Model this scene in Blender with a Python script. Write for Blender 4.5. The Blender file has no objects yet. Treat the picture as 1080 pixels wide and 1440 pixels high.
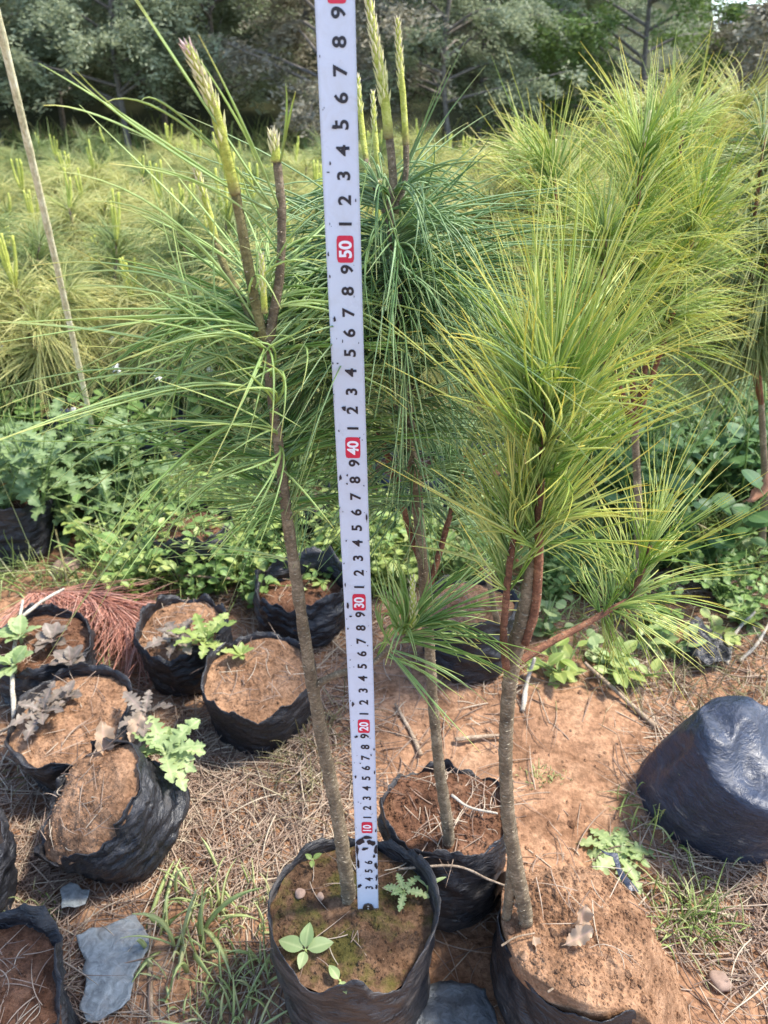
import bpy, bmesh, math, random
import numpy as np
from mathutils import Vector, Matrix, noise

random.seed(7)
rng = np.random.default_rng(7)
scene = bpy.context.scene
col = scene.collection
R = math.radians

# ------------------------------------------------------------------ camera
H = 0.685                       # eye height above the ground (metres)
PITCH = R(29.9)
F = 1080.0                      # focal length in photo pixels (1080 x 1440)
cam_d = bpy.data.cameras.new("camera")
cam_d.sensor_fit = 'VERTICAL'
cam_d.sensor_height = 36.0
cam_d.sensor_width = 27.0
cam_d.lens = 27.0
cam_d.clip_start = 0.02
cam_d.clip_end = 3000
cam_d.dof.use_dof = True
cam_d.dof.focus_distance = 0.46
cam_d.dof.aperture_fstop = 18.0
cam = bpy.data.objects.new("camera", cam_d)
cam.location = (0, 0, H)
cam.rotation_euler = (R(90) - PITCH, 0, 0)
col.objects.link(cam)
scene.camera = cam

# ------------------------------------------------------------------ sky, sun, exposure
SUN_EL, SUN_AZ = R(60), R(78)   # azimuth: from straight ahead (+Y) towards the right (+X)
world = bpy.data.worlds.new("World")
scene.world = world
world.use_nodes = True
wn = world.node_tree
bg = wn.nodes["Background"]
sky = wn.nodes.new("ShaderNodeTexSky")
sky.sky_type = 'NISHITA'
sky.sun_disc = False
sky.sun_elevation = SUN_EL
sky.sun_rotation = SUN_AZ
sky.dust_density = 3.0
sky.altitude = 1500
wn.links.new(sky.outputs[0], bg.inputs[0])
bg.inputs[1].default_value = 0.15
sun_d = bpy.data.lights.new("sun", 'SUN')
sun_d.energy = 2.3
sun_d.angle = R(8)
sun_d.color = (1.0, 0.95, 0.87)
sun = bpy.data.objects.new("sun", sun_d)
sdir = Vector((math.cos(SUN_EL) * math.sin(SUN_AZ), math.cos(SUN_EL) * math.cos(SUN_AZ), math.sin(SUN_EL)))
sun.rotation_euler = sdir.to_track_quat('Z', 'Y').to_euler()
sun.location = (3, 4, 6)
col.objects.link(sun)
scene.view_settings.view_transform = 'Standard'
scene.view_settings.look = 'None'
scene.view_settings.exposure = 1.78
scene.view_settings.gamma = 1.0
scene.view_settings.use_curve_mapping = False

# ------------------------------------------------------------------ pixel -> place helpers
CP, SP = math.cos(PITCH), math.sin(PITCH)
def ray(x, y):
    u, v = (x - 540) / F, (720 - y) / F
    return Vector((u, CP + v * SP, -SP + v * CP))
def onZ(x, y, z=0.0):
    d = ray(x, y); t = (z - H) / d.z
    return Vector((d.x * t, d.y * t, z))
def onY(x, y, Y):
    d = ray(x, y); t = Y / d.y
    return Vector((d.x * t, Y, H + d.z * t))

# ------------------------------------------------------------------ ids
def tag(o, label=None, cat=None, group=None, kind=None):
    if label: o["label"] = label
    if cat: o["category"] = cat
    if group: o["group"] = group
    if kind: o["kind"] = kind
    return o
def empty(name, loc=(0, 0, 0), rz=0.0):
    o = bpy.data.objects.new(name, None)
    o.empty_display_size = 0.02
    o.location = loc; o.rotation_euler = (0, 0, rz)
    col.objects.link(o)
    return o
def copy_tree(o, parent=None):
    c = o.copy(); col.objects.link(c)
    if parent is not None:
        c.parent = parent
    for ch in kids(o):
        copy_tree(ch, c)
    return c
_kids = {}
def kids(o):                     # o.children scans every object: remember it for the patterns that are copied
    if o.name not in _kids: _kids[o.name] = list(o.children) if (o.type == 'EMPTY' or o.children) else []
    return _kids[o.name]
def link(name, me, parent=None, mat=None):
    o = bpy.data.objects.new(name, me)
    col.objects.link(o)
    if parent is not None: o.parent = parent
    if mat is not None and not me.materials: me.materials.append(mat)
    return o

# ------------------------------------------------------------------ mesh collector
class MB:
    def __init__(self):
        self.v, self.q, self.t, self.c, self.n = [], [], [], [], 0
    def add(self, v, q=None, t=None, c=None):
        v = np.asarray(v, float).reshape(-1, 3)
        if q is not None and len(q): self.q.append(np.asarray(q, int).reshape(-1, 4) + self.n)
        if t is not None and len(t): self.t.append(np.asarray(t, int).reshape(-1, 3) + self.n)
        if c is None: c = np.tile([0.5, 0.5, 0.5, 1.0], (len(v), 1))
        self.v.append(v); self.c.append(np.asarray(c, float).reshape(-1, 4)); self.n += len(v)
    def mesh(self, name, smooth=True):
        v = np.concatenate(self.v); c = np.concatenate(self.c)
        q = np.concatenate(self.q) if self.q else np.zeros((0, 4), int)
        t = np.concatenate(self.t) if self.t else np.zeros((0, 3), int)
        me = bpy.data.meshes.new(name)
        me.vertices.add(len(v)); me.vertices.foreach_set("co", v.ravel())
        me.loops.add(q.size + t.size)
        me.loops.foreach_set("vertex_index", np.concatenate([q.ravel(), t.ravel()]).astype(np.int32))
        me.polygons.add(len(q) + len(t))
        starts = np.concatenate([np.arange(len(q)) * 4, q.size + np.arange(len(t)) * 3]).astype(np.int32)
        me.polygons.foreach_set("loop_start", starts)
        me.polygons.foreach_set("use_smooth", np.full(len(q) + len(t), smooth))
        a = me.attributes.new("tc", 'FLOAT_COLOR', 'POINT')
        a.data.foreach_set("color", c.astype(np.float32).ravel())
        me.update(calc_edges=True); me.validate()
        return me
    def build(self, name, mat, parent=None, smooth=True):
        return link(name, self.mesh(name, smooth), parent, mat)

def nrm(a):
    return a / np.maximum(np.linalg.norm(a, axis=-1, keepdims=True), 1e-9)

def spline(pts, n):
    """Catmull-Rom through rows of pts (any width), n samples."""
    P = np.asarray(pts, float)
    P = np.vstack([2 * P[0] - P[1], P, 2 * P[-1] - P[-2]])
    m = len(P) - 3
    out = []
    for s in np.linspace(0, m - 1e-6, n):
        i = int(s); f = s - i
        a, b, c, d = P[i], P[i + 1], P[i + 2], P[i + 3]
        out.append(0.5 * ((2 * b) + (-a + c) * f + (2 * a - 5 * b + 4 * c - d) * f ** 2 + (-a + 3 * b - 3 * c + d) * f ** 3))
    return np.array(out)

def tube(mb, pts, rad, sides=10, rough=0.0, rs=60.0, c=None, caps=True):
    P = np.asarray(pts, float); n = len(P)
    r = np.broadcast_to(np.asarray(rad, float), (n,))
    T = nrm(np.gradient(P, axis=0))
    ref = np.array([0.31, 0.92, 0.2]) if abs(T[0][2]) > 0.6 else np.array([0, 0, 1.0])
    A = nrm(np.cross(T, ref)); B = np.cross(T, A)
    an = np.linspace(0, 2 * np.pi, sides, endpoint=False)
    V = np.zeros((n, sides, 3))
    for k, w in enumerate(an):
        d = A * math.cos(w) + B * math.sin(w)
        rr = r.copy()
        if rough:
            rr = rr * np.array([1 + rough * noise.noise(Vector(p + dd * 0.02) * rs) for p, dd in zip(P, d)])
        V[:, k] = P + d * rr[:, None]
    i = np.arange(n - 1)[:, None] * sides; k = np.arange(sides)[None]; k2 = (k + 1) % sides
    q = np.stack([i + k, i + k2, i + sides + k2, i + sides + k], -1).reshape(-1, 4)
    V = V.reshape(-1, 3); t = []
    if caps:
        V = np.vstack([V, P[0], P[-1]]); a = n * sides; b = a + 1
        for kk in range(sides):
            t.append([a, (kk + 1) % sides, kk]); t.append([b, (n - 1) * sides + kk, (n - 1) * sides + (kk + 1) % sides])
    tt = np.repeat(np.linspace(0, 1, n), sides)
    if caps: tt = np.append(tt, [0, 1])
    C = np.stack([tt, np.full_like(tt, 0.5 if c is None else c), np.zeros_like(tt), np.ones_like(tt)], -1)
    mb.add(V, q, t, C)

GUARD = [False]
def hits_tape(P):
    """needles that would grow through or right across the face of the tape"""
    dx, dy, dz = P[..., 0], P[..., 1], P[..., 2] - H
    dep = dy * CP - dz * SP
    px = 540 + F * dx / dep; py = 720 - F * (dy * SP + dz * CP) / dep
    lo = np.interp(py, [0, 330, 640, 960, 1290], [445, 459, 472, 486, 498]); hi = np.interp(py, [0, 330, 640, 960, 1290], [502, 509, 518, 524, 539])
    m = (px > lo) & (px < hi) & (dy < 0.369)
    m |= (dy < 0.20)
    return m.any(axis=1)
def strands(mb, base, dirs, L, droop, curl, r, S=6, tone=None, flat=False):
    """Many thin curved needles: three-sided, tapering to a point."""
    base = np.asarray(base, float); N = len(base)
    dirs = nrm(np.asarray(dirs, float)); L = np.broadcast_to(np.asarray(L, float), (N,))
    droop = np.broadcast_to(np.asarray(droop, float), (N,)); r = np.broadcast_to(np.asarray(r, float), (N,))
    t = np.linspace(0, 1, S + 1)
    P = base[:, None] + dirs[:, None] * (L[:, None] * t)[..., None]
    P = P + (np.asarray(curl)[:, None] * (L[:, None] * t ** 2)[..., None])
    P[..., 2] -= droop[:, None] * L[:, None] * t ** 2
    if GUARD[0]:
        ok = ~hits_tape(P)
        if not ok.any(): return
        P = P[ok]; N = len(P); r = r[ok]
        if tone is not None: tone = np.broadcast_to(tone, (len(ok),))[ok]
    T = nrm(np.gradient(P, axis=1))
    ref = nrm(rng.normal(size=(N, 3)))[:, None]
    A = nrm(np.cross(T, np.broadcast_to(ref, T.shape))); B = np.cross(T, A)
    tap = np.where(t < 0.6, 1.0, 1 - (t - 0.6) / 0.4 * 0.8); tap[0] = 0.8
    rr = (r[:, None] * tap)[..., None]
    ring = []
    for k in range(3):
        w = 2 * np.pi * k / 3
        ring.append(P + (A * math.cos(w) + B * math.sin(w) * (0.35 if flat else 1)) * rr)
    V = np.stack(ring, 2)                                   # N,S+1,3,3
    n0 = (np.arange(N) * (S + 1) * 3)[:, None, None] + (np.arange(S) * 3)[None, :, None]
    k = np.arange(3)[None, None]; k2 = (k + 1) % 3
    q = np.stack([n0 + k, n0 + k2, n0 + 3 + k2, n0 + 3 + k], -1).reshape(-1, 4)
    tone = rng.random(N) if tone is None else np.broadcast_to(tone, (N,))
    C = np.zeros((N, S + 1, 3, 4)); C[..., 0] = t[None, :, None]; C[..., 1] = np.asarray(tone)[:, None, None]
    C[..., 2] = rng.random(N)[:, None, None]; C[..., 3] = 1
    mb.add(V, q, None, C)

def tuft(mb, shoot, u0, u1, count, L, spread, droop, curl=0.12, r=0.0006, S=6, bundle=4, up=0.0, tone=None, front=1.0, left=0.0):
    """Needles in bundles round a shoot (polyline). spread=(angle low on the shoot, angle at its tip) in degrees."""
    P = np.asarray(shoot, float); n = len(P)
    seg = np.concatenate([[0], np.cumsum(np.linalg.norm(np.diff(P, axis=0), axis=1))]); seg /= seg[-1]
    nb = max(1, count // bundle)
    u = u0 + (u1 - u0) * rng.random(nb)
    pos = np.stack([np.interp(u, seg, P[:, k]) for k in range(3)], -1)
    T = nrm(np.gradient(P, axis=0)); tan = nrm(np.stack([np.interp(u, seg, T[:, k]) for k in range(3)], -1))
    phi = rng.random(nb) * 2 * np.pi
    f = (u - u0) / max(u1 - u0, 1e-6)
    ang = np.radians(spread[0] + (spread[1] - spread[0]) * f + rng.normal(0, 9, nb))
    A = nrm(np.cross(tan, nrm(rng.normal(size=(nb, 3))))); B = np.cross(tan, A)
    d = tan * np.cos(ang)[:, None] + (A * np.cos(phi)[:, None] + B * np.sin(phi)[:, None]) * np.sin(ang)[:, None]
    d[:, 2] += up; d[:, 0] -= left
    kp = (d[:, 1] > -0.3) | (rng.random(nb) < front)
    pos, d = pos[kp], d[kp]; nb = len(pos)
    if nb == 0: return
    pos = np.repeat(pos, bundle, 0); d = np.repeat(nrm(d), bundle, 0)
    N = len(pos)
    d = nrm(d + rng.normal(0, 0.07, (N, 3)))
    LL = L[0] + (L[1] - L[0]) * rng.random(N)
    dr = np.repeat(droop[0] + (droop[1] - droop[0]) * rng.random(nb) ** 1.3, bundle) * (0.8 + 0.4 * rng.random(N))
    cu = np.repeat(rng.normal(0, curl, (nb, 3)), bundle, 0) + rng.normal(0, curl * 0.5, (N, 3))
    tn = np.repeat(rng.random(nb), bundle) if tone is None else tone
    strands(mb, pos, d, LL, dr, cu, r, S, tn)

# ------------------------------------------------------------------ materials
def mat(name):
    m = bpy.data.materials.new(name); m.use_nodes = True
    nt = m.node_tree; b = nt.nodes["Principled BSDF"]
    return m, nt, b
def N(nt, typ, **kw):
    n = nt.nodes.new(typ)
    for k, v in kw.items():
        if k.startswith("i_"):
            key = k[2:]
            n.inputs[int(key) if key.isdigit() else key].default_value = v
        else: setattr(n, k, v)
    return n
def ramp(nt, fac, stops):
    r = nt.nodes.new("ShaderNodeValToRGB")
    el = r.color_ramp.elements
    el[0].position, el[0].color = stops[0][0], (*stops[0][1], 1)
    el[1].position, el[1].color = stops[-1][0], (*stops[-1][1], 1)
    for p, c in stops[1:-1]:
        e = el.new(p); e.color = (*c, 1)
    nt.links.new(fac, r.inputs[0])
    return r.outputs[0]
def tex(nt, scale, detail=5, rough=0.6, vec=None, dist=0.0):
    n = N(nt, "ShaderNodeTexNoise"); n.inputs["Scale"].default_value = scale
    n.inputs["Detail"].default_value = detail; n.inputs["Roughness"].default_value = rough
    n.inputs["Distortion"].default_value = dist
    if vec is not None: nt.links.new(vec, n.inputs["Vector"])
    return n.outputs["Fac"]
def pos(nt, obj=False):
    if obj: return N(nt, "ShaderNodeTexCoord").outputs["Object"]
    return N(nt, "ShaderNodeNewGeometry").outputs["Position"]
def mixc(nt, fac, a, b, mode='MIX'):
    m = N(nt, "ShaderNodeMix", data_type='RGBA', blend_type=mode)
    for s, val in ((m.inputs[0], fac), (m.inputs[6], a), (m.inputs[7], b)):
        if hasattr(val, "links") or hasattr(val, "is_linked"): nt.links.new(val, s)
        elif isinstance(val, tuple): s.default_value = (*val, 1)
        else: s.default_value = val
    return m.outputs[2]
def bump(nt, b, h, strength=0.4, dist=0.002):
    n = N(nt, "ShaderNodeBump"); n.inputs["Strength"].default_value = strength; n.inputs["Distance"].default_value = dist
    nt.links.new(h, n.inputs["Height"]); nt.links.new(n.outputs[0], b.inputs["Normal"])
def add_translucent(nt, b, colour, amount):
    out = nt.nodes["Material Output"]
    tr = N(nt, "ShaderNodeBsdfTranslucent"); mx = N(nt, "ShaderNodeMixShader"); mx.inputs[0].default_value = amount
    nt.links.new(colour, tr.inputs[0]); nt.links.new(b.outputs[0], mx.inputs[1]); nt.links.new(tr.outputs[0], mx.inputs[2])
    nt.links.new(mx.outputs[0], out.inputs[0])

def needle_mat(name, lo, hi, tip, tip_at=0.7, rough=0.42, trans=0.3, base=None):
    m, nt, b = mat(name)
    at = N(nt, "ShaderNodeAttribute", attribute_name="tc")
    sp = N(nt, "ShaderNodeSeparateColor"); nt.links.new(at.outputs["Color"], sp.inputs[0])
    c = ramp(nt, sp.outputs[1], [(0, lo), (1, hi)])
    if base is not None:
        bs = ramp(nt, sp.outputs[0], [(0.0, (1, 1, 1)), (0.35, (0, 0, 0))]); c = mixc(nt, bs, c, base)
    tf = ramp(nt, sp.outputs[0], [(tip_at, (0, 0, 0)), (1.0, (1, 1, 1))])
    mm = N(nt, "ShaderNodeMath", operation='MULTIPLY'); nt.links.new(tf, mm.inputs[0]); nt.links.new(sp.outputs[2], mm.inputs[1])
    c = mixc(nt, mm.outputs[0], c, tip)
    nt.links.new(c, b.inputs["Base Color"]); b.inputs["Roughness"].default_value = rough
    b.inputs["Specular IOR Level"].default_value = 0.45
    add_translucent(nt, b, c, trans)
    return m
def leaf_mat(name, lo, hi, rough=0.5, trans=0.35, vein=True):
    m, nt, b = mat(name)
    oi = N(nt, "ShaderNodeObjectInfo")
    f = tex(nt, 60, 3, vec=pos(nt))
    ad = N(nt, "ShaderNodeMath", operation='MULTIPLY_ADD'); ad.inputs[1].default_value = 0.5
    nt.links.new(f, ad.inputs[0])
    rr = N(nt, "ShaderNodeMath", operation='MULTIPLY'); rr.inputs[1].default_value = 0.55; nt.links.new(oi.outputs["Random"], rr.inputs[0])
    nt.links.new(rr.outputs[0], ad.inputs[2])
    c = ramp(nt, ad.outputs[0], [(0.1, lo), (0.85, hi)])
    at = N(nt, "ShaderNodeAttribute", attribute_name="tc"); sp = N(nt, "ShaderNodeSeparateColor"); nt.links.new(at.outputs["Color"], sp.inputs[0])
    v = ramp(nt, sp.outputs[2], [(0.0, (0.25, 0.25, 0.25)), (0.25, (0, 0, 0))])
    c = mixc(nt, v, c, (min(1, hi[0] * 2), min(1, hi[1] * 1.7), hi[2] * 2))
    nt.links.new(c, b.inputs["Base Color"]); b.inputs["Roughness"].default_value = rough
    bump(nt, b, tex(nt, 260, 3, vec=pos(nt)), 0.3, 0.001)
    add_translucent(nt, b, c, trans)
    return m
def soil_mat(name, dark, mid, light, moss=None, scale=1.0, moss_lo=0.5, floor=False):
    m, nt, b = mat(name)
    p = pos(nt)
    a = tex(nt, 9 * scale, 8, 0.7, p); g = tex(nt, 160 * scale, 4, 0.7, p); f = tex(nt, 45 * scale, 5, 0.7, p)
    s = N(nt, "ShaderNodeMath", operation='MULTIPLY_ADD'); s.inputs[1].default_value = 0.55; nt.links.new(a, s.inputs[0])
    h = N(nt, "ShaderNodeMath", operation='MULTIPLY'); h.inputs[1].default_value = 0.45; nt.links.new(f, h.inputs[0]); nt.links.new(h.outputs[0], s.inputs[2])
    c = ramp(nt, s.outputs[0], [(0.33, dark), (0.5, mid), (0.68, light)])
    sp = ramp(nt, g, [(0.35, (0.62, 0.6, 0.58)), (0.6, (1.12, 1.1, 1.08))])
    c = mixc(nt, 1.0, c, sp, 'MULTIPLY')
    dp = ramp(nt, tex(nt, 22 * scale, 6, 0.7, p, 0.5), [(0.40, (0.52, 0.48, 0.45)), (0.56, (1, 1, 1))]); c = mixc(nt, 0.85, c, mixc(nt, 1.0, c, dp, 'MULTIPLY'))
    if moss:
        mf = ramp(nt, tex(nt, 28, 6, 0.65, p), [(moss_lo, (0, 0, 0)), (moss_lo + 0.12, (1, 1, 1))])
        mcol = ramp(nt, g, [(0.3, tuple(q * 0.55 for q in moss)), (0.7, moss)])
        c = mixc(nt, mf, c, mcol)
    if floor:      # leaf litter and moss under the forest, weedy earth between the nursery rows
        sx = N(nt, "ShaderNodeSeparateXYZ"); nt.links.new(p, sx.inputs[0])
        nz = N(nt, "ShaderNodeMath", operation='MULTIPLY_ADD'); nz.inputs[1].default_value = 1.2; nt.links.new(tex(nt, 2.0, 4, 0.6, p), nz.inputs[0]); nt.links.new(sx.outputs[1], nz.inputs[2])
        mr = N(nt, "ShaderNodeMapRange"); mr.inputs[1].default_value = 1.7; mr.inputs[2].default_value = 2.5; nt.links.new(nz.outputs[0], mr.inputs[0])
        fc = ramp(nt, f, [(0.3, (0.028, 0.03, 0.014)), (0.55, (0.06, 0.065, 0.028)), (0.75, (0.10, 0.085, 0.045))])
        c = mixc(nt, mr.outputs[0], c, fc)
    nt.links.new(c, b.inputs["Base Color"]); b.inputs["Roughness"].default_value = 0.95
    b.inputs["Specular IOR Level"].default_value = 0.15
    hh = N(nt, "ShaderNodeMath", operation='ADD'); nt.links.new(g, hh.inputs[0]); nt.links.new(f, hh.inputs[1])
    bump(nt, b, hh.outputs[0], 0.75, 0.004)
    return m
def bag_mat(name, base=(0.014, 0.014, 0.016), dust=(0.11, 0.095, 0.085), dust_lo=0.52, rough=0.28, pale=None, ripple=2.2):
    m, nt, b = mat(name)
    p = pos(nt, True)
    mp = N(nt, "ShaderNodeMapping"); mp.inputs["Scale"].default_value = (1, 1, 3.2); nt.links.new(p, mp.inputs[0])
    d1 = tex(nt, 26, 7, 0.7, mp.outputs[0], 0.5); d2 = tex(nt, 120, 4, 0.6, mp.outputs[0], 1.0); d3 = tex(nt, 48, 3, 0.5, mp.outputs[0], 1.6)
    c = ramp(nt, d2, [(0.3, tuple(q * 0.7 for q in base)), (0.75, tuple(q * 2.0 for q in base))])
    df = ramp(nt, d1, [(dust_lo, (0, 0, 0)), (dust_lo + 0.3, (0.75, 0.75, 0.75))])
    c = mixc(nt, df, c, dust)
    if pale:
        pf = ramp(nt, tex(nt, 14, 8, 0.75, mp.outputs[0], 0.4), [(0.60, (0, 0, 0)), (0.70, (0.7, 0.7, 0.7))]); c = mixc(nt, pf, c, pale)
    nt.links.new(c, b.inputs["Base Color"])
    rg = ramp(nt, d1, [(0.35, (rough, rough, rough)), (0.75, (0.75, 0.75, 0.75))]); nt.links.new(rg, b.inputs["Roughness"])
    b.inputs["Specular IOR Level"].default_value = 0.5
    hm = N(nt, "ShaderNodeMath", operation='MULTIPLY_ADD'); hm.inputs[1].default_value = ripple; nt.links.new(d3, hm.inputs[0]); nt.links.new(d2, hm.inputs[2])
    bump(nt, b, hm.outputs[0], 0.6, 0.0022)
    return m
def bark_mat(name, lo, mid, hi, zs=1.6, foot=None):
    m, nt, b = mat(name)
    p = pos(nt, True)
    mp = N(nt, "ShaderNodeMapping"); mp.inputs["Scale"].default_value = (1, 1, zs); nt.links.new(p, mp.inputs[0])
    f = tex(nt, 330, 6, 0.75, mp.outputs[0], 0.3); g = tex(nt, 60, 4, 0.6, p)
    s = N(nt, "ShaderNodeMath", operation='MULTIPLY_ADD'); s.inputs[1].default_value = 0.6; nt.links.new(f, s.inputs[0])
    h = N(nt, "ShaderNodeMath", operation='MULTIPLY'); h.inputs[1].default_value = 0.4; nt.links.new(g, h.inputs[0]); nt.links.new(h.outputs[0], s.inputs[2])
    c = ramp(nt, s.outputs[0], [(0.36, tuple(q * 0.7 for q in lo)), (0.5, mid), (0.63, tuple(q * 1.2 for q in hi))])
    if foot:
        at = N(nt, "ShaderNodeAttribute", attribute_name="tc"); sp = N(nt, "ShaderNodeSeparateColor"); nt.links.new(at.outputs["Color"], sp.inputs[0])
        ff = ramp(nt, sp.outputs[0], [(0.0, (0.9, 0.9, 0.9)), (0.14, (0, 0, 0))]); c = mixc(nt, ff, c, foot)
    nt.links.new(c, b.inputs["Base Color"]); b.inputs["Roughness"].default_value = 0.8
    bump(nt, b, f, 0.9, 0.002)
    return m
def plain(name, c, rough=0.6, metal=0.0, var=0.25, scale=80, bs=0.15):
    m, nt, b = mat(name)
    f = tex(nt, scale, 5, 0.6, pos(nt))
    cc = ramp(nt, f, [(0.3, tuple(q * (1 - var) for q in c)), (0.7, tuple(min(1, q * (1 + var)) for q in c))])
    nt.links.new(cc, b.inputs["Base Color"]); b.inputs["Roughness"].default_value = rough; b.inputs["Metallic"].default_value = metal
    if bs: bump(nt, b, f, bs, 0.001)
    return m
def strand_mat(name, stops, rough=0.7, trans=0.15):
    m, nt, b = mat(name)
    at = N(nt, "ShaderNodeAttribute", attribute_name="tc"); sp = N(nt, "ShaderNodeSeparateColor"); nt.links.new(at.outputs["Color"], sp.inputs[0])
    c = ramp(nt, sp.outputs[1], stops)
    nt.links.new(c, b.inputs["Base Color"]); b.inputs["Roughness"].default_value = rough
    if trans: add_translucent(nt, b, c, trans)
    return m

M = {}
M['ground'] = soil_mat("ground_soil", (0.23, 0.125, 0.072), (0.39, 0.222, 0.128), (0.49, 0.31, 0.19), floor=True)
M['soil'] = soil_mat("pot_soil", (0.25, 0.135, 0.075), (0.38, 0.22, 0.125), (0.46, 0.285, 0.175), scale=1.6)
M['soil_dark_shade'] = soil_mat("dark_shade_soil", (0.09, 0.045, 0.026), (0.19, 0.095, 0.055), (0.30, 0.165, 0.095), scale=1.8)  # dark soil; on the middle and rear bags its tone stands in for shade
M['soil_moss'] = soil_mat("mossy_soil", (0.085, 0.05, 0.03), (0.18, 0.105, 0.06), (0.28, 0.165, 0.095), moss=(0.13, 0.11, 0.03), scale=1.8, moss_lo=0.47)
M['bag'] = bag_mat("black_film")
M['bag_dusty'] = bag_mat("dusty_black_film", dust_lo=0.46, dust=(0.15, 0.125, 0.105))
M['bag_blue'] = bag_mat("blue_black_film", base=(0.018, 0.023, 0.038), dust=(0.13, 0.14, 0.17), dust_lo=0.52, rough=0.26, pale=(0.36, 0.33, 0.29), ripple=1.0)
M['film_grey'] = bag_mat("grey_film", base=(0.17, 0.185, 0.18), dust=(0.30, 0.25, 0.20), dust_lo=0.48, rough=0.3, ripple=0.6)
M['film_dark'] = bag_mat('dark_grey_film', base=(0.055, 0.06, 0.062), dust=(0.22, 0.19, 0.16), dust_lo=0.5, rough=0.3, ripple=1.2)
M['film_blue'] = bag_mat("blue_film", base=(0.07, 0.10, 0.15), dust=(0.3, 0.28, 0.25), dust_lo=0.55, rough=0.3)
M['bark'] = bark_mat("sapling_bark", (0.10, 0.07, 0.04), (0.19, 0.14, 0.08), (0.33, 0.26, 0.165))
M['bark_green'] = bark_mat("green_bark", (0.10, 0.085, 0.03), (0.19, 0.16, 0.055), (0.28, 0.24, 0.10))
M['bark_red'] = bark_mat("red_bark", (0.09, 0.035, 0.018), (0.19, 0.075, 0.035), (0.32, 0.15, 0.075))
M['scar'] = plain('needle_scar', (0.36, 0.29, 0.19), 0.8, var=0.4, scale=300)
M['forest_bark'] = bark_mat("forest_bark", (0.08, 0.065, 0.05), (0.17, 0.145, 0.12), (0.30, 0.26, 0.22))
M['dry_wood'] = bark_mat("dry_wood", (0.22, 0.15, 0.09), (0.36, 0.26, 0.17), (0.5, 0.39, 0.27))
M['pale_wood'] = bark_mat("pale_wood", (0.30, 0.25, 0.19), (0.45, 0.39, 0.30), (0.58, 0.52, 0.42))
M['bamboo'] = bark_mat("bamboo", (0.5, 0.43, 0.22), (0.68, 0.60, 0.34), (0.78, 0.72, 0.5), 0.3)
M['candle'] = bark_mat("candle_shoot", (0.34, 0.38, 0.04), (0.52, 0.55, 0.09), (0.60, 0.60, 0.18), foot=(0.24, 0.17, 0.08))
M['scale'] = strand_mat("bud_scale", [(0.0, (0.66, 0.68, 0.24)), (0.5, (0.76, 0.70, 0.38)), (0.85, (0.82, 0.73, 0.52)), (1.0, (0.66, 0.48, 0.42))], 0.6, 0.2)
M['n_left'] = needle_mat("needles_fresh", (0.19, 0.34, 0.06), (0.62, 0.76, 0.32), (0.82, 0.72, 0.24), 0.72, trans=0.45)
M['n_mid'] = needle_mat("needles_bluegreen", (0.11, 0.22, 0.06), (0.42, 0.56, 0.27), (0.60, 0.60, 0.24), 0.8, trans=0.4)
M['n_right'] = needle_mat("needles_yellowgreen", (0.30, 0.46, 0.08), (0.78, 0.84, 0.36), (0.95, 0.80, 0.18), 0.5, trans=0.48, base=(0.22, 0.38, 0.08))
M['n_back'] = needle_mat("needles_field", (0.42, 0.48, 0.15), (0.80, 0.78, 0.36), (0.90, 0.78, 0.32), 0.4, trans=0.45)
M['n_backg'] = needle_mat("needles_field_green", (0.22, 0.32, 0.10), (0.50, 0.57, 0.24), (0.68, 0.62, 0.25), 0.5, trans=0.42)
M['litter'] = strand_mat("needle_litter", [(0, (0.16, 0.10, 0.07)), (0.4, (0.32, 0.22, 0.155)), (0.75, (0.44, 0.33, 0.235)), (1, (0.58, 0.48, 0.34))], 0.8, 0.05)
M['dead_red'] = strand_mat("dead_needles", [(0, (0.42, 0.17, 0.11)), (0.6, (0.62, 0.30, 0.21)), (1, (0.74, 0.45, 0.34))], 0.7, 0.2)
M['grass'] = strand_mat("grass_blade", [(0, (0.22, 0.31, 0.08)), (0.5, (0.42, 0.52, 0.16)), (0.85, (0.58, 0.62, 0.28)), (1, (0.68, 0.60, 0.36))], 0.55, 0.35)
M['grass_dry'] = strand_mat("dry_grass", [(0, (0.22, 0.20, 0.08)), (0.5, (0.36, 0.30, 0.15)), (1, (0.55, 0.46, 0.29))], 0.7, 0.3)
M['leaf'] = leaf_mat("leaf_green", (0.09, 0.17, 0.035), (0.24, 0.36, 0.10))
M['leaf_lime'] = leaf_mat("leaf_lime", (0.19, 0.28, 0.05), (0.42, 0.48, 0.15))
M['leaf_pale'] = leaf_mat("leaf_pale", (0.20, 0.30, 0.10), (0.42, 0.50, 0.21))
M['leaf_dark'] = leaf_mat("leaf_dark", (0.05, 0.12, 0.035), (0.13, 0.23, 0.07))  # shade on the right-hand weeds put into a darker leaf colour
M['leaf_mug'] = leaf_mat('leaf_greygreen', (0.11, 0.18, 0.06), (0.24, 0.33, 0.13))
M['leaf_purple'] = leaf_mat("leaf_purple", (0.11, 0.085, 0.06), (0.24, 0.19, 0.14), trans=0.15)
M['leaf_dry'] = leaf_mat("leaf_dry", (0.32, 0.21, 0.13), (0.50, 0.36, 0.24), rough=0.75, trans=0.2)
M['leaf_brown'] = leaf_mat("leaf_brown", (0.24, 0.11, 0.06), (0.42, 0.22, 0.13), rough=0.75, trans=0.2)
M['forest'] = strand_mat("forest_leaves", [(0, (0.16, 0.195, 0.11)), (0.5, (0.30, 0.34, 0.20)), (1, (0.48, 0.52, 0.34))], 0.6, 0.42)
M['forest_b'] = strand_mat("forest_leaves_brown", [(0, (0.14, 0.125, 0.085)), (0.6, (0.27, 0.245, 0.165)), (1, (0.40, 0.37, 0.27))], 0.6, 0.3)
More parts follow.
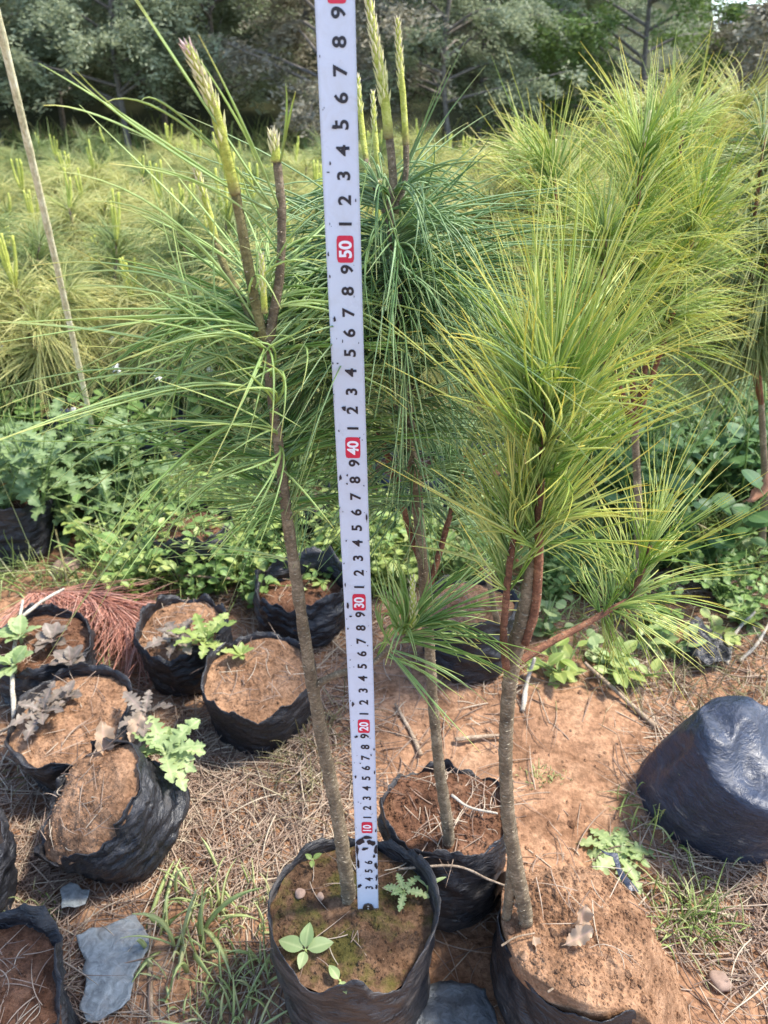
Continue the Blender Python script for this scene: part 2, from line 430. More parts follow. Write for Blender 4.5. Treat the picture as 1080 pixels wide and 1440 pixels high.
M['forest_l'] = strand_mat("forest_leaves_light", [(0, (0.08, 0.13, 0.03)), (0.6, (0.17, 0.25, 0.06)), (1, (0.28, 0.35, 0.12))], 0.6, 0.35)
M['white_flower'] = plain("flower_white", (0.75, 0.74, 0.66), 0.7, var=0.08)
M['stone'] = plain("stone", (0.27, 0.18, 0.13), 0.9, var=0.3, scale=120, bs=0.4)
m_, nt_, b_ = mat("tape_white")
p_ = pos(nt_, True)
c_ = mixc(nt_, ramp(nt_, tex(nt_, 70, 7, 0.75, p_, 0.8), [(0.48, (0, 0, 0)), (0.75, (0.45, 0.45, 0.45))]), (0.58, 0.63, 0.71), (0.46, 0.46, 0.46))
nt_.links.new(c_, b_.inputs["Base Color"])
nt_.links.new(ramp(nt_, tex(nt_, 30, 5, 0.7, p_), [(0.35, (0.22, 0.22, 0.22)), (0.7, (0.5, 0.5, 0.5))]), b_.inputs["Roughness"])
bump(nt_, b_, tex(nt_, 45, 3, 0.5, p_), 0.12, 0.001)
M['tape'] = m_
M['ink'] = plain("ink_black", (0.012, 0.012, 0.02), 0.45, var=0.2, bs=0)
M['red'] = plain("ink_red", (0.62, 0.015, 0.055), 0.4, var=0.06, bs=0)
M['tape_white'] = plain("ink_white", (0.82, 0.82, 0.84), 0.4, var=0.03, bs=0)
M['steel'] = plain("hook_steel", (0.16, 0.13, 0.11), 0.38, 0.85, 0.4, 200)
M['rivet'] = plain("rivet", (0.55, 0.52, 0.48), 0.3, 0.9, 0.2, 200)
M['concrete'] = plain("far_wall", (0.6, 0.58, 0.56), 0.8, var=0.05, scale=1)
M['roof'] = plain("far_roof", (0.3, 0.38, 0.5), 0.7, var=0.1, scale=1)
M['glass'] = plain("far_glass", (0.05, 0.07, 0.1), 0.2, var=0.1, bs=0)

# ------------------------------------------------------------------ ground
def smooth(a, b, x):
    t = min(1, max(0, (x - a) / (b - a))); return t * t * (3 - 2 * t)
def gz(x, y):
    z = 0.0
    near = 1 - smooth(3, 6, math.hypot(x, y))
    if near > 0:
        z += near * (0.010 * noise.noise(Vector((x * 6, y * 6, 1.3))) + 0.005 * noise.noise(Vector((x * 19, y * 19, 4.0)))
                     + 0.0028 * noise.noise(Vector((x * 55, y * 55, 8.0))))
        z += near * 0.0025 * abs(noise.noise(Vector((x * 110, y * 110, 2.0))))
    if y > 9:
        k = smooth(0.36, 0.30, x / y)
        z += k * min(30.0, (y - 9) * 0.42) + (1 - k) * min(2.5, 0.008 * (y - 9))
    z += 0.25 * noise.noise(Vector((x * 0.15, y * 0.15, 0))) * smooth(6, 14, math.hypot(x, y))
    return z
def axis(lo_n, lo, hi, step, far, g=1.13):
    a = list(np.arange(lo, hi, step)); s = step; x = a[-1]
    while x < far: s *= g; x += s; a.append(x)
    s = step; x = a[0]; pre = []
    while x > lo_n: s *= g; x -= s; pre.append(x)
    return np.array(pre[::-1] + a)
xs = axis(-400, -0.75, 0.75, 0.009, 400); ys = axis(-30, 0.22, 1.5, 0.009, 900)
gv = np.array([[x, y, gz(x, y)] for y in ys for x in xs])
nx, ny = len(xs), len(ys)
i = np.arange(ny - 1)[:, None] * nx; k = np.arange(nx - 1)[None]
gq = np.stack([i + k, i + k + 1, i + nx + k + 1, i + nx + k], -1).reshape(-1, 4)
gm = MB(); gm.add(gv, gq)
ground = gm.build("ground", M['ground'])
tag(ground, kind="structure")

# ------------------------------------------------------------------ leaf shapes
def leaf_mesh(name, L, W, prof, droop=0.25, fold=0.25, n=10, wave=0.0, mat=None, twist=0.0, thick=True):
    mb = MB(); V = []; C = []
    for j in range(n + 1):
        t = j / n
        z = -droop * L * t * t; w = W * 0.5 * prof(t)
        tw = twist * t
        for s, e in ((-1, 1), (-0.5, 0.5), (0, 0), (0.5, 0.5), (1, 1)):
            off = s * w
            zz = z + abs(off) * fold + wave * W * math.sin(t * 17 + s * 2) * abs(s) * (0 if t in (0, 1) else 1)
            V.append((off * math.cos(tw), L * t, zz + off * math.sin(tw))); C.append((t, 0.5, abs(s), 1))
    q = []
    for j in range(n):
        for s in range(4):
            a = j * 5 + s; q.append((a, a + 1, a + 6, a + 5))
    mb.add(V, q, None, C)
    me = mb.mesh(name); me.materials.append(mat)
    return me
def ovate(t): return 0.06 if t < 0.12 else math.sin(math.pi * ((t - 0.12) / 0.88) ** 0.8) ** 0.8 + 0.02
def roundp(t): return 0.05 if t < 0.3 else math.sqrt(max(0, 1 - ((t - 0.65) / 0.36) ** 2)) + 0.02
def lobed(t): return (0.09 if t < 0.12 else (math.sin(math.pi * min(1, t * 0.93)) ** 0.55) * (0.20 + 0.62 * abs(math.sin(t * 6.5 * math.pi)) ** 0.9 + 0.18 * abs(math.sin(t * 27 * math.pi)))) * (1 if t < 0.96 else 0.4)
def lance(t): return math.sin(math.pi * min(1, t * 0.96 + 0.02)) ** 0.7
def toothed(t): return 0.06 if t < 0.15 else math.sin(math.pi * ((t - 0.15) / 0.85)) ** 0.6 * (0.75 + 0.25 * abs(math.sin(t * 24)))
LEAF = {}
def lm(kind, mk):
    key = (kind, mk)
    if key not in LEAF:
        P = dict(ovate=(0.03, 0.017, ovate, 0.25, 0.25, 10, 0), round=(0.022, 0.019, roundp, 0.2, 0.15, 12, 0),
                 lobed=(0.05, 0.024, lobed, 0.45, 0.3, 44, 0.09), lance=(0.03, 0.006, lance, 0.3, 0.3, 8, 0),
                 toothed=(0.032, 0.022, toothed, 0.3, 0.25, 26, 0.03), small=(0.012, 0.006, lance, 0.2, 0.2, 6, 0),
                 curled=(0.040, 0.022, toothed, -0.45, 0.75, 30, 0.16))[kind]
        L, W, pr, dr, fo, n, wv = P
        LEAF[key] = leaf_mesh("leaf_" + kind, L, W, pr, dr, fo, n, wv, M[mk])
    return LEAF[key]
def put_leaf(parent, kind, mk, at, az, el, roll=0.0, s=1.0, name="leaf"):
    o = link(name, lm(kind, mk), parent)
    o.location = at; o.rotation_mode = 'XYZ'
    o.rotation_euler = (Matrix.Rotation(az, 3, 'Z') @ Matrix.Rotation(el, 3, 'X') @ Matrix.Rotation(roll, 3, 'Y')).to_euler()
    o.scale = (s, s, s)
    return o
def weed(name, loc, kind, mk, stems=4, h=0.12, leaves=6, s=1.0, lean=0.5, seed=0, stem_mk='leaf', flower=False, top=True):
    """A branching weed: thin stems, each leaf its own part."""
    rd = random.Random(seed)
    e = empty(name, loc)
    mb = MB()
    for a in range(stems):
        az = rd.random() * 2 * math.pi; ln = lean * (0.3 + 0.7 * rd.random()); hh = h * (0.6 + 0.4 * rd.random())
        p = spline([(0, 0, -0.005), (math.cos(az) * ln * hh * 0.4, math.sin(az) * ln * hh * 0.4, hh * 0.5), (math.cos(az) * ln * hh, math.sin(az) * ln * hh, hh)], 8)
        tube(mb, p, np.linspace(0.0016, 0.0007, 8) * s ** 0.5, 5)
        for j in range(leaves):
            t = 0.2 + 0.8 * (j + rd.random() * 0.5) / leaves
            q = p[min(7, int(t * 7))]
            put_leaf(e, kind, mk, q, rd.random() * 6.28, R(rd.uniform(0, 50)), R(rd.uniform(-25, 25)), s * rd.uniform(0.6, 1.15))
        if flower and rd.random() < 0.08:
            fb = MB()
            for f in range(26):
                d = nrm(np.array([rd.gauss(0, 1), rd.gauss(0, 1), rd.gauss(0.3, 1)]))
                strands(fb, [p[-1] + np.array([0, 0, 0.004])], [d], 0.008, 0.1, np.zeros((1, 3)), 0.0012, 2)
            fb.build("flower_head", M['white_flower'], e)
    mb.build("stem", M[stem_mk], e)
    return e
def grass(name, loc, n=60, L=(0.04, 0.09), spread=45, r=0.0012, mk='grass', droop=(0.2, 0.8), rad=0.012, tone=None):
    e_mb = MB()
    b = rng.normal(0, rad, (n, 3)); b[:, 2] = -0.003
    az = rng.random(n) * 6.283; el = np.radians(90 - np.abs(rng.normal(0, spread * 0.6, n)))
    d = np.stack([np.cos(az) * np.cos(el), np.sin(az) * np.cos(el), np.sin(el)], -1)
    LL = L[0] + (L[1] - L[0]) * rng.random(n)
    strands(e_mb, b, d, LL, droop[0] + (droop[1] - droop[0]) * rng.random(n), rng.normal(0, 0.12, (n, 3)), r, 6, tone, flat=True)
    o = e_mb.build(name, M[mk]); o.location = loc
    return o

# ------------------------------------------------------------------ grow bags
def grow_bag(loc, rt, rb, h, seed, bag='bag', soil='soil', sq=(1, 1), tilt=None, soil_drop=0.014, rimw=0.020, wr=0.10, mound=0.006, name="grow_bag", crumbs=120, sink=None, soil_top=True):
    e = empty(name, loc)
    if tilt is not None:
        e.rotation_mode = 'QUATERNION'; e.rotation_quaternion = Vector((0, 0, 1)).rotation_difference(Vector(tilt).normalized())
    nt_, nh = 120, 34
    off = Vector((seed * 3.7, seed * 1.3, seed * 0.7))
    def rim(th):
        return (h if sink is None else h * sink(th)) + rimw * (noise.noise(Vector((math.cos(th) * 1.6, math.sin(th) * 1.6, 0)) + off) + 0.55 * noise.noise(Vector((math.cos(th) * 4, math.sin(th) * 4, 0)) + off) + 0.2 * noise.noise(Vector((math.cos(th) * 14, math.sin(th) * 14, 0)) + off))
    def rad(th, f):
        c, s = math.cos(th), math.sin(th)
        r = rb + (rt - rb) * f ** 0.8
        if f < 0.12: r *= 0.86 + 0.14 * math.sqrt(f / 0.12)
        g = noise.noise(Vector((c * 1.2, s * 1.2, f * 1.5)) + off) * wr * 1.5
        g += noise.noise(Vector((c * 2.2, s * 2.2, f * 9 + 1.5 * c)) + off) * wr * 0.8        # horizontal creases
        g += (1 - abs(noise.noise(Vector((c * 3.2 + f * 2.5, s * 3.2, f * 15)) + off * 2)) * 2) * wr * 0.28
        g += noise.noise(Vector((c * 9, s * 9, f * 12)) + off) * wr * 0.3
        return r * (1 + g)
    V = []; q = []
    for j in range(nh + 1):
        f = j / nh
        for k_ in range(nt_):
            th = 2 * math.pi * k_ / nt_; r = rad(th, f)
            V.append((r * math.cos(th) * sq[0], r * math.sin(th) * sq[1], rim(th) * f))
    inner = 6
    for j in range(inner + 1):
        f = 1 - j / inner * 0.42
        for k_ in range(nt_):
            th = 2 * math.pi * k_ / nt_; r = rad(th, f) - (0.0016 if j else 0.0007)
            V.append((r * math.cos(th) * sq[0], r * math.sin(th) * sq[1], rim(th) * f + (0.0006 if j == 0 else 0)))
    rows = nh + inner + 1
    for j in range(rows):
        for k_ in range(nt_):
            k2 = (k_ + 1) % nt_
            q.append((j * nt_ + k_, j * nt_ + k2, (j + 1) * nt_ + k2, (j + 1) * nt_ + k_))
    t = []; V.append((0, 0, 0.001)); c0 = len(V) - 1
    for k_ in range(nt_): t.append((c0, (k_ + 1) % nt_, k_))
    mb = MB(); mb.add(V, q, t); mb.build("bag", M[bag], e)
    if not soil_top: return e
    # soil
    SV = [(0, 0, 0)]; sq_ = []; st = []; nr = 22
    sz = h - soil_drop
    def sh(x, y, rr):
        return sz + mound * (1 - rr ** 2) + 0.006 * noise.noise(Vector((x * 28, y * 28, seed))) + 0.0028 * noise.noise(Vector((x * 110, y * 110, seed))) + 0.0014 * noise.noise(Vector((x * 300, y * 300, seed)))
    SV[0] = (0, 0, sh(0, 0, 0))
    for j in range(1, nr + 1):
        rr = j / nr
        for k_ in range(72):
            th = 2 * math.pi * k_ / 72; r = (rad(th, 1 - soil_drop / h) - 0.0012) * rr
            x, y = r * math.cos(th) * sq[0], r * math.sin(th) * sq[1]
            z = sh(x, y, rr)
            SV.append((x, y, min(z, rim(th) - 0.002) if rr > 0.9 else z))
    for k_ in range(72):
        st.append((0, 1 + k_, 1 + (k_ + 1) % 72))
        for j in range(nr - 1):
            a = 1 + j * 72; sq_.append((a + k_, a + 72 + k_, a + 72 + (k_ + 1) % 72, a + (k_ + 1) % 72))
    mb = MB(); mb.add(SV, sq_, st); mb.build("soil", M[soil], e)
    if crumbs:
        mb = MB(); rd = random.Random(seed)
        for _ in range(crumbs * 3):
            a = rd.random() * 6.28; rr = math.sqrt(rd.random()) * 0.88; r = rad(a, 0.9) * rr
            x, y = r * math.cos(a) * sq[0], r * math.sin(a) * sq[1]
            clod(mb, (x, y, sh(x, y, rr) + 0.0004), rd.uniform(0.0005, 0.0012) if rd.random() < 0.92 else rd.uniform(0.0012, 0.0028), rd)
        o = mb.build("soil_crumbs", M[soil], e, smooth=False); o["kind"] = "stuff"
    return e
def clod(mb, p, s, rd):
    """small irregular octahedral lump"""
    d = [(1, 0, 0), (-1, 0, 0), (0, 1, 0), (0, -1, 0), (0, 0, 1), (0, 0, -1), (.7, .7, .3), (-.7, .6, .4), (.6, -.7, .5), (-.6, -.7, .3)]
    V = [tuple(p[i_] + q[i_] * s * rd.uniform(0.6, 1.1) for i_ in range(3)) for q in d]
    t = [(0, 6, 4), (6, 2, 4), (2, 7, 4), (7, 1, 4), (1, 9, 4), (9, 3, 4), (3, 8, 4), (8, 0, 4), (0, 5, 6), (6, 5, 2), (2, 5, 7), (7, 5, 1), (1, 5, 9), (9, 5, 3), (3, 5, 8), (8, 5, 0)]
    mb.add(V, None, t)

ZS = 0.115                                       # soil level of the front bags
front = grow_bag((-0.025, 0.364, 0), 0.066, 0.060, 0.124, 3, 'bag_dusty', 'soil_moss', sq=(1.0, 0.93), soil_drop=0.013, wr=0.06, crumbs=260)
tag(front, "black plastic grow bag with mossy soil holding the measuring tape, front centre", "grow bag", "black grow bags")
b2 = grow_bag((0.058, 0.462, 0), 0.055, 0.050, 0.118, 11, 'bag', 'soil_dark_shade', sq=(1.04, 0.96), soil_drop=0.008, wr=0.09, crumbs=260)  # the crown's shadow is put into this soil's dark colour
tag(b2, "black grow bag with shade-darkened crumbly soil behind the mossy front bag", "grow bag", "black grow bags")
def slide(th):            # 1 where the soil has slid out over the rim (right and rear), 0 where the bag still holds it
    a_ = (math.degrees(th) + 180) % 360 - 180
    return smooth(-75, -35, a_) * smooth(150, 112, a_)
b3 = grow_bag((0.157, 0.362, 0), 0.066, 0.062, 0.112, 19, 'bag', 'soil', wr=0.07, rimw=0.012, sink=lambda th: 0.90 - 0.60 * slide(th), soil_top=False)
tag(b3, "torn black grow bag with reddish soil spilling over its rim, bottom right", "grow bag", "black grow bags")
# soil that has slid out over the right and rear rim of that bag
def spill():
    mb = MB(); V = []; q = []
    n_, m_ = 144, 44
    for j in range(m_ + 1):
        f = j / m_
        for k_ in range(n_):
            th = 2 * math.pi * k_ / n_; w = slide(th)
            edge = 0.0655 + 0.003 * noise.noise(Vector((math.cos(th) * 3, math.sin(th) * 3, 2)))
            r = f * (edge + w * (0.046 + 0.012 * noise.noise(Vector((math.cos(th) * 2, math.sin(th) * 2, 6)))))
            x, y = r * math.cos(th), r * math.sin(th)
            z_in = 0.119 - 0.009 * min(1.0, r / edge) ** 2 - 0.010 * max(0.0, math.cos(th)) * min(1.0, r / edge)
            t_ = max(0.0, (r - 0.034) / 0.078)
            z_out = 0.116 * (1 - smooth(0, 1, t_)) - 0.008 * t_
            z = z_in * (1 - w) + min(z_in, z_out) * w
            wx, wy = x + 0.157, y + 0.362
            z += 0.007 * noise.noise(Vector((wx * 26, wy * 26, 3))) + 0.003 * noise.noise(Vector((wx * 85, wy * 85, 5))) + 0.0016 * noise.noise(Vector((wx * 260, wy * 260, 5)))
            V.append((x, y, z))
    for k_ in range(n_):                                     # the edge turns down inside the rim
        x, y, z = V[m_ * n_ + k_]; V.append((x * 0.975, y * 0.975, z - 0.022))
    for j in range(m_ + 1):
        for k_ in range(n_):
            a = j * n_ + k_; b_ = j * n_ + (k_ + 1) % n_; q.append((a, a + n_, b_ + n_, b_))
    mb.add(V, q); mb.build("soil", M['soil'], b3)
    mb = MB(); rd = random.Random(5)
    for _ in range(2400):
        v = V[rd.randrange(n_ * 6, n_ * m_)]; clod(mb, v, rd.uniform(0.0006, 0.0018) * (1 if rd.random() < 0.93 else 2.8), rd)
    o = mb.build("soil_crumbs", M['soil'], b3, smooth=False); o["kind"] = "stuff"
spill()

POTS = [  # loc, rt, rb, h, seed, bag, soil, label, kwargs
    ((-0.148, 0.690, 0), 0.062, 0.060, 0.088, 23, 'bag', 'soil', "upright black grow bag of reddish soil left of the tallest pine stem", dict(tilt=(0.05, -0.20, 1), wr=0.07)),
    ((-0.252, 0.775, 0), 0.056, 0.052, 0.085, 31, 'bag', 'soil', "black grow bag with small weeds, half hidden behind its neighbour bag", dict(tilt=(-0.05, -0.1, 1))),
    ((-0.115, 0.870, 0), 0.065, 0.062, 0.085, 37, 'bag', 'soil_dark_shade', "black grow bag in the rear just left of the measuring tape", dict(soil_drop=0.045)),  # shade over this bag is painted as dark soil
    ((-0.335, 0.625, 0), 0.066, 0.060, 0.085, 41, 'bag', 'soil', "open black grow bag with torn rim and purple weed, left side", dict(tilt=(-0.08, -0.12, 1), soil_drop=0.016, rimw=0.016, wr=0.08)),
    ((-0.240, 0.520, 0.016), 0.060, 0.054, 0.082, 47, 'bag', 'soil', "tipped black grow bag with soil facing forward and thistle leaves", dict(tilt=(-0.62, -0.34, 1), wr=0.11, mound=0.016, soil_drop=0.004)),
    ((-0.304, 0.310, 0), 0.064, 0.058, 0.095, 53, 'bag_dusty', 'soil_dark_shade', "black grow bag with crumpled rim in the bottom left corner", dict(rimw=0.03, wr=0.12, soil_drop=0.02)),
    ((-0.400, 0.432, 0), 0.060, 0.056, 0.090, 59, 'bag', 'soil', "black grow bag cut by the left edge above the corner bag", dict()),
    ((-0.600, 1.075, 0), 0.068, 0.062, 0.105, 61, 'bag', 'soil_dark_shade', "black grow bag under leafy mugwort at the far left edge", dict()),
    ((-0.425, 0.745, 0), 0.062, 0.058, 0.080, 67, 'bag', 'soil_dark_shade', "black grow bag overgrown with purple weeds at the left edge", dict()),
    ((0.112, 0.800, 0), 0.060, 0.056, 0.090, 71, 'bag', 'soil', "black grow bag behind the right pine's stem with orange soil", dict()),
    ((0.055, 1.16, 0), 0.066, 0.062, 0.11, 73, 'bag_blue', 'soil_dark_shade', "shiny bluish grow bag in the weeds behind the tape", dict()),
    ((0.20, 1.18, 0), 0.066, 0.062, 0.11, 79, 'bag_blue', 'soil_dark_shade', "bluish grow bag in the weeds further right behind the right pine", dict()),
    ((-0.44, 1.33, 0), 0.066, 0.062, 0.12, 83, 'bag_blue', 'soil_dark_shade', "grow bag among clover at the left near the bamboo pole", dict()),
    ((-0.62, 1.42, 0), 0.066, 0.062, 0.12, 89, 'bag_blue', 'soil_dark_shade', "grow bag among clover at the far left edge", dict()),
    ((-0.30, 1.02, 0), 0.062, 0.060, 0.08, 97, 'bag', 'soil_dark_shade', "black grow bag hidden in weeds above the dead red branch", dict()),
    ((-0.15, 1.10, 0), 0.062, 0.060, 0.09, 101, 'bag', 'soil_dark_shade', "black grow bag hidden in weeds behind the tallest pine stem", dict()),
]
for loc, rt, rb, h_, sd, bg_, so_, lab, kw in POTS:
    e = tag(grow_bag(loc, rt, rb, h_, sd, bg_, so_, **kw), lab, "grow bag", "black grow bags")
    m_ = MB(); cnt = 110 if sd == 53 else 45; a = rng.random(cnt) * 6.28; rr_ = np.sqrt(rng.random(cnt)) * rt * 0.8; a2 = rng.random(cnt) * 6.28
    cu = rng.normal(0, 0.3, (cnt, 3)); cu[:, 2] = 0.02
    strands(m_, np.stack([np.cos(a) * rr_, np.sin(a) * rr_, h_ - kw.get('soil_drop', 0.012) + kw.get('mound', 0.006) * 0.8 + rng.random(cnt) * 0.004], -1),
            np.stack([np.cos(a2), np.sin(a2), rng.normal(0.05, 0.08, cnt)], -1), rng.uniform(0.012, 0.035, cnt), 0.1, cu, 0.00045, 6)
    m_.build("dry_needles", M['litter'], e)["kind"] = "stuff"

# fallen bag on its side at the right: closed base up and to the left
def fallen():
    e = empty("grow_bag", (0.352, 0.565, 0.0))
    ax = Vector((0.20, -0.30, 1)).normalized()               # closed base now points up, mouth on the ground
    rot = Vector((0, 0, 1)).rotation_difference(ax)
    V = []; q = []; nt_, nh = 140, 64
    # profile from the centre of the closed base (top) down the wall to the mouth: (radius, height)
    pf = np.array([(0, 0.114), (0.35, 0.116), (0.62, 0.117), (0.84, 0.115), (0.935, 0.110), (0.98, 0.099), (1.02, 0.065), (1.07, 0.03), (1.06, 0.0), (1.03, -0.03)])
    sp_ = spline(pf, nh + 1)
    for j in range(nh + 1):
        r0, h0 = sp_[j]
        for k_ in range(nt_):
            th = 2 * math.pi * k_ / nt_; c, s = math.cos(th), math.sin(th)
            f = j / nh
            wall = smooth(0.38, 0.6, f)
            r = r0 * 0.069 * (1 + 0.07 * noise.noise(Vector((c * 1.2, s * 1.2, f * 2 + 9))) + wall * (0.05 * noise.noise(Vector((c * 2.6 + f * 2, s * 2.6, f * 2.5))) + 0.055 * (0.6 - 2.2 * abs(noise.noise(Vector((c * 2.3 + f * 3.5, s * 2.3, f * 3 + 4))))) + 0.018 * (0.6 - 2.2 * abs(noise.noise(Vector((c * 6 + f * 6, s * 6, f * 9 + 1)))))))
            h1 = h0 + 0.009 * noise.noise(Vector((r * c * 22, r * s * 22, 7))) * (1 - wall) + 0.008 * (0.7 - 3 * abs(noise.noise(Vector((r * c * 24 + 3, r * s * 11, 2))))) * smooth(0.0, 0.2, f) * (1 - wall)
            p = rot @ Vector((r * c, r * s, h1))
            V.append((p.x, p.y, max(p.z, -0.004)))
    for j in range(nh):
        for k_ in range(nt_):
            k2 = (k_ + 1) % nt_; q.append((j * nt_ + k_, (j + 1) * nt_ + k_, (j + 1) * nt_ + k2, j * nt_ + k2))
    mb = MB(); mb.add(V, q); mb.build("bag", M['bag_blue'], e)
    return e
tag(fallen(), "glossy blue-black grow bag tipped over with its base up at the right edge", "grow bag", "black grow bags")

# ------------------------------------------------------------------ measuring tape
def tape():
    X0, X1, S1 = -0.0123, -0.0190, 0.72
    Y0 = 0.365
    e = empty("measuring_tape", (X0, Y0, ZS - 0.003))
    W, sag = 0.0160, 0.0009
    def cx(s): return (X1 - X0) * s / 0.60 + 0.0006 * math.sin(s * 9)
    def cy(x): return sag * (x / (W / 2)) ** 2 * -1.0
    V = []; q = []; n_, m_ = 96, 12
    for side in (0, 1):
        for j in range(n_ + 1):
            s = S1 * j / n_
            for k_ in range(m_ + 1):
                x = -W / 2 + W * k_ / m_
                if j == 0: s0 = 0.002 * (abs(x) / (W / 2)) ** 2
                else: s0 = 0
                V.append((cx(s) + x, cy(x) + side * 0.0003, s + s0))
    o_ = (n_ + 1) * (m_ + 1)
    for j in range(n_):
        for k_ in range(m_):
            a = j * (m_ + 1) + k_
            q.append((a, a + 1, a + m_ + 2, a + m_ + 1)); q.append((o_ + a, o_ + a + m_ + 1, o_ + a + m_ + 2, o_ + a + 1))
        for k_ in (0, m_):
            a = j * (m_ + 1) + k_; q.append((a, a + m_ + 1, o_ + a + m_ + 1, o_ + a))
    mb = MB(); mb.add(V, q); mb.build("blade", M['tape'], e)
    def conform(me, ox, lift):
        for v in me.vertices:
            # text lies in XY: x along the reading direction -> up the blade; y (digit height) -> towards -X
            a, b_ = v.co.x, v.co.y
            x = ox - b_
            v.co = (x, cy(x) - lift, a)
    def text_mesh(s, size, off=0.0, sx=1.0):
        c = bpy.data.curves.new("t", 'FONT'); c.body = s; c.size = size; c.align_x = 'CENTER'; c.align_y = 'CENTER'; c.offset = off * 1.35
        c.resolution_u = 4; c.space_character = 1.0
        o = bpy.data.objects.new("t", c); col.objects.link(o)
        bpy.context.view_layer.update()
        me = bpy.data.meshes.new_from_object(o.evaluated_get(bpy.context.evaluated_depsgraph_get()))
        bpy.data.objects.remove(o); bpy.data.curves.remove(c)
        xs_ = [v.co.x for v in me.vertices]; ys_ = [v.co.y for v in me.vertices]
        mx, my = (min(xs_) + max(xs_)) / 2, (min(ys_) + max(ys_)) / 2
        for v in me.vertices: v.co.x = (v.co.x - mx) * sx; v.co.y -= my
        return me
    cache = {}
    for n in range(3, 72):
        if n in (7, 8, 9): continue
        s = n / 100 + 0.003
        if n % 10:
            d = str(n % 10)
            if d not in cache:
                me = text_mesh(d, 0.0078, 0.00016, 1.1); conform(me, 0.0012, 0.00022); me.materials.append(M['ink']); cache[d] = me
            o = link("numeral", cache[d], e); o.location = (cx(s), 0, s)
        else:
            if 'box' not in cache:
                mb = MB(); V = []; q = []
                w_, h_ = 0.0039, 0.0060
                for j in range(7):
                    for k_ in range(7):
                        zz = -h_ + 2 * h_ * j / 6; xx = -w_ + 2 * w_ * k_ / 6
                        if j in (0, 6) and k_ in (0, 6): xx *= 0.9; zz *= 0.94
                        V.append((0.0008 + xx, cy(0.0008 + xx) - 0.0002, zz))
                for j in range(6):
                    for k_ in range(6): a = j * 7 + k_; q.append((a, a + 1, a + 8, a + 7))
                mb.add(V, q); me = mb.mesh("box"); me.materials.append(M['red']); cache['box'] = me
            bx = link("red_box", cache['box'], e); bx.location = (cx(s), 0, s - 0.001)
            me = text_mesh(str(n), 0.0080, 0.00018, 0.98); conform(me, 0.0008, 0.00042); me.materials.append(M['tape_white'])
            o = link("numeral", me, e); o.location = (cx(s), 0, s - 0.001)
    rd = random.Random(4)
    def blot(x, s, rx, rs, nn=11):
        V = [(0, 0, 0)]
        for k_ in range(nn):
            a = 6.283 * k_ / nn; r = rd.uniform(0.5, 1.15)
            V.append((max(-W / 2 + 0.0001, min(W / 2 - 0.0001, x + math.cos(a) * rx * r)) - x, 0, math.sin(a) * rs * r))
        V = [(v[0] + x, cy(v[0] + x) - 0.00055 - 0.00003 * rd.random(), v[2]) for v in V]
        mb = MB(); mb.add(V, None, [(0, 1 + k_, 1 + (k_ + 1) % nn) for k_ in range(nn)])
        o = mb.build("worn_mark", M['ink'], e, smooth=False); o.location = (cx(s), 0, s)
    # worn patch near the end
    for x, s, rx, rs in [(-0.004, 0.088, 0.0040, 0.0045), (0.003, 0.086, 0.0035, 0.0035), (-0.0068, 0.079, 0.0012, 0.010), (0.0005, 0.092, 0.004, 0.002), (0.0066, 0.079, 0.0014, 0.008),
                         (-0.0066, 0.062, 0.0012, 0.007), (0.0066, 0.060, 0.0013, 0.004), (0.007, 0.046, 0.001, 0.004), (-0.006, 0.036, 0.0018, 0.0025), (0.0055, 0.071, 0.0012, 0.0025), (-0.001, 0.079, 0.003, 0.002), (0.0068, 0.035, 0.001, 0.003)]:
        blot(x, s, rx, rs)
    for x, s, rx, rs in [(-0.0055, 0.222, 0.0011, 0.0024), (-0.0045, 0.193, 0.0012, 0.0011), (-0.0060, 0.155, 0.0006, 0.0022), (-0.0025, 0.168, 0.0005, 0.0007), (0.0070, 0.182, 0.0007, 0.0016), (0.0050, 0.176, 0.0006, 0.0012),
                         (-0.0058, 0.300, 0.0010, 0.0024), (-0.0045, 0.292, 0.0009, 0.0008), (-0.0068, 0.315, 0.0004, 0.0018), (0.0068, 0.360, 0.0005, 0.0035), (-0.0050, 0.345, 0.0004, 0.0006), (-0.0065, 0.385, 0.0009, 0.0022),
                         (-0.0028, 0.386, 0.0006, 0.0008), (-0.0030, 0.381, 0.0006, 0.0007), (-0.0060, 0.412, 0.0004, 0.0008), (-0.0030, 0.424, 0.0011, 0.0019), (-0.0050, 0.448, 0.0006, 0.0006), (-0.0022, 0.459, 0.0004, 0.0011),
                         (-0.0056, 0.470, 0.0008, 0.0014), (-0.0068, 0.490, 0.0004, 0.0011), (-0.0070, 0.500, 0.0004, 0.0012), (-0.0022, 0.552, 0.0014, 0.0011), (-0.0055, 0.5345, 0.0008, 0.0004), (-0.0045, 0.538, 0.0004, 0.0012), (0.0035, 0.552, 0.0005, 0.0004), (0.0062, 0.523, 0.0003, 0.0009),
                         (-0.0048, 0.130, 0.0004, 0.0006), (-0.003, 0.128, 0.0004, 0.0005), (0.007, 0.100, 0.0006, 0.002), (0.007, 0.160, 0.0004, 0.002), (-0.0068, 0.330, 0.0004, 0.0007), (0.005, 0.27, 0.0005, 0.0007), (-0.004, 0.253, 0.0004, 0.0005), (-0.0065, 0.283, 0.0005, 0.0009)]:
        blot(x, s, rx, rs, 9)
    for _ in range(46):
        blot(rd.choice([-1, 1]) * rd.uniform(0.004, 0.0075), rd.uniform(0.03, 0.6), rd.uniform(0.00015, 0.0004), rd.uniform(0.0002, 0.0007), 6)
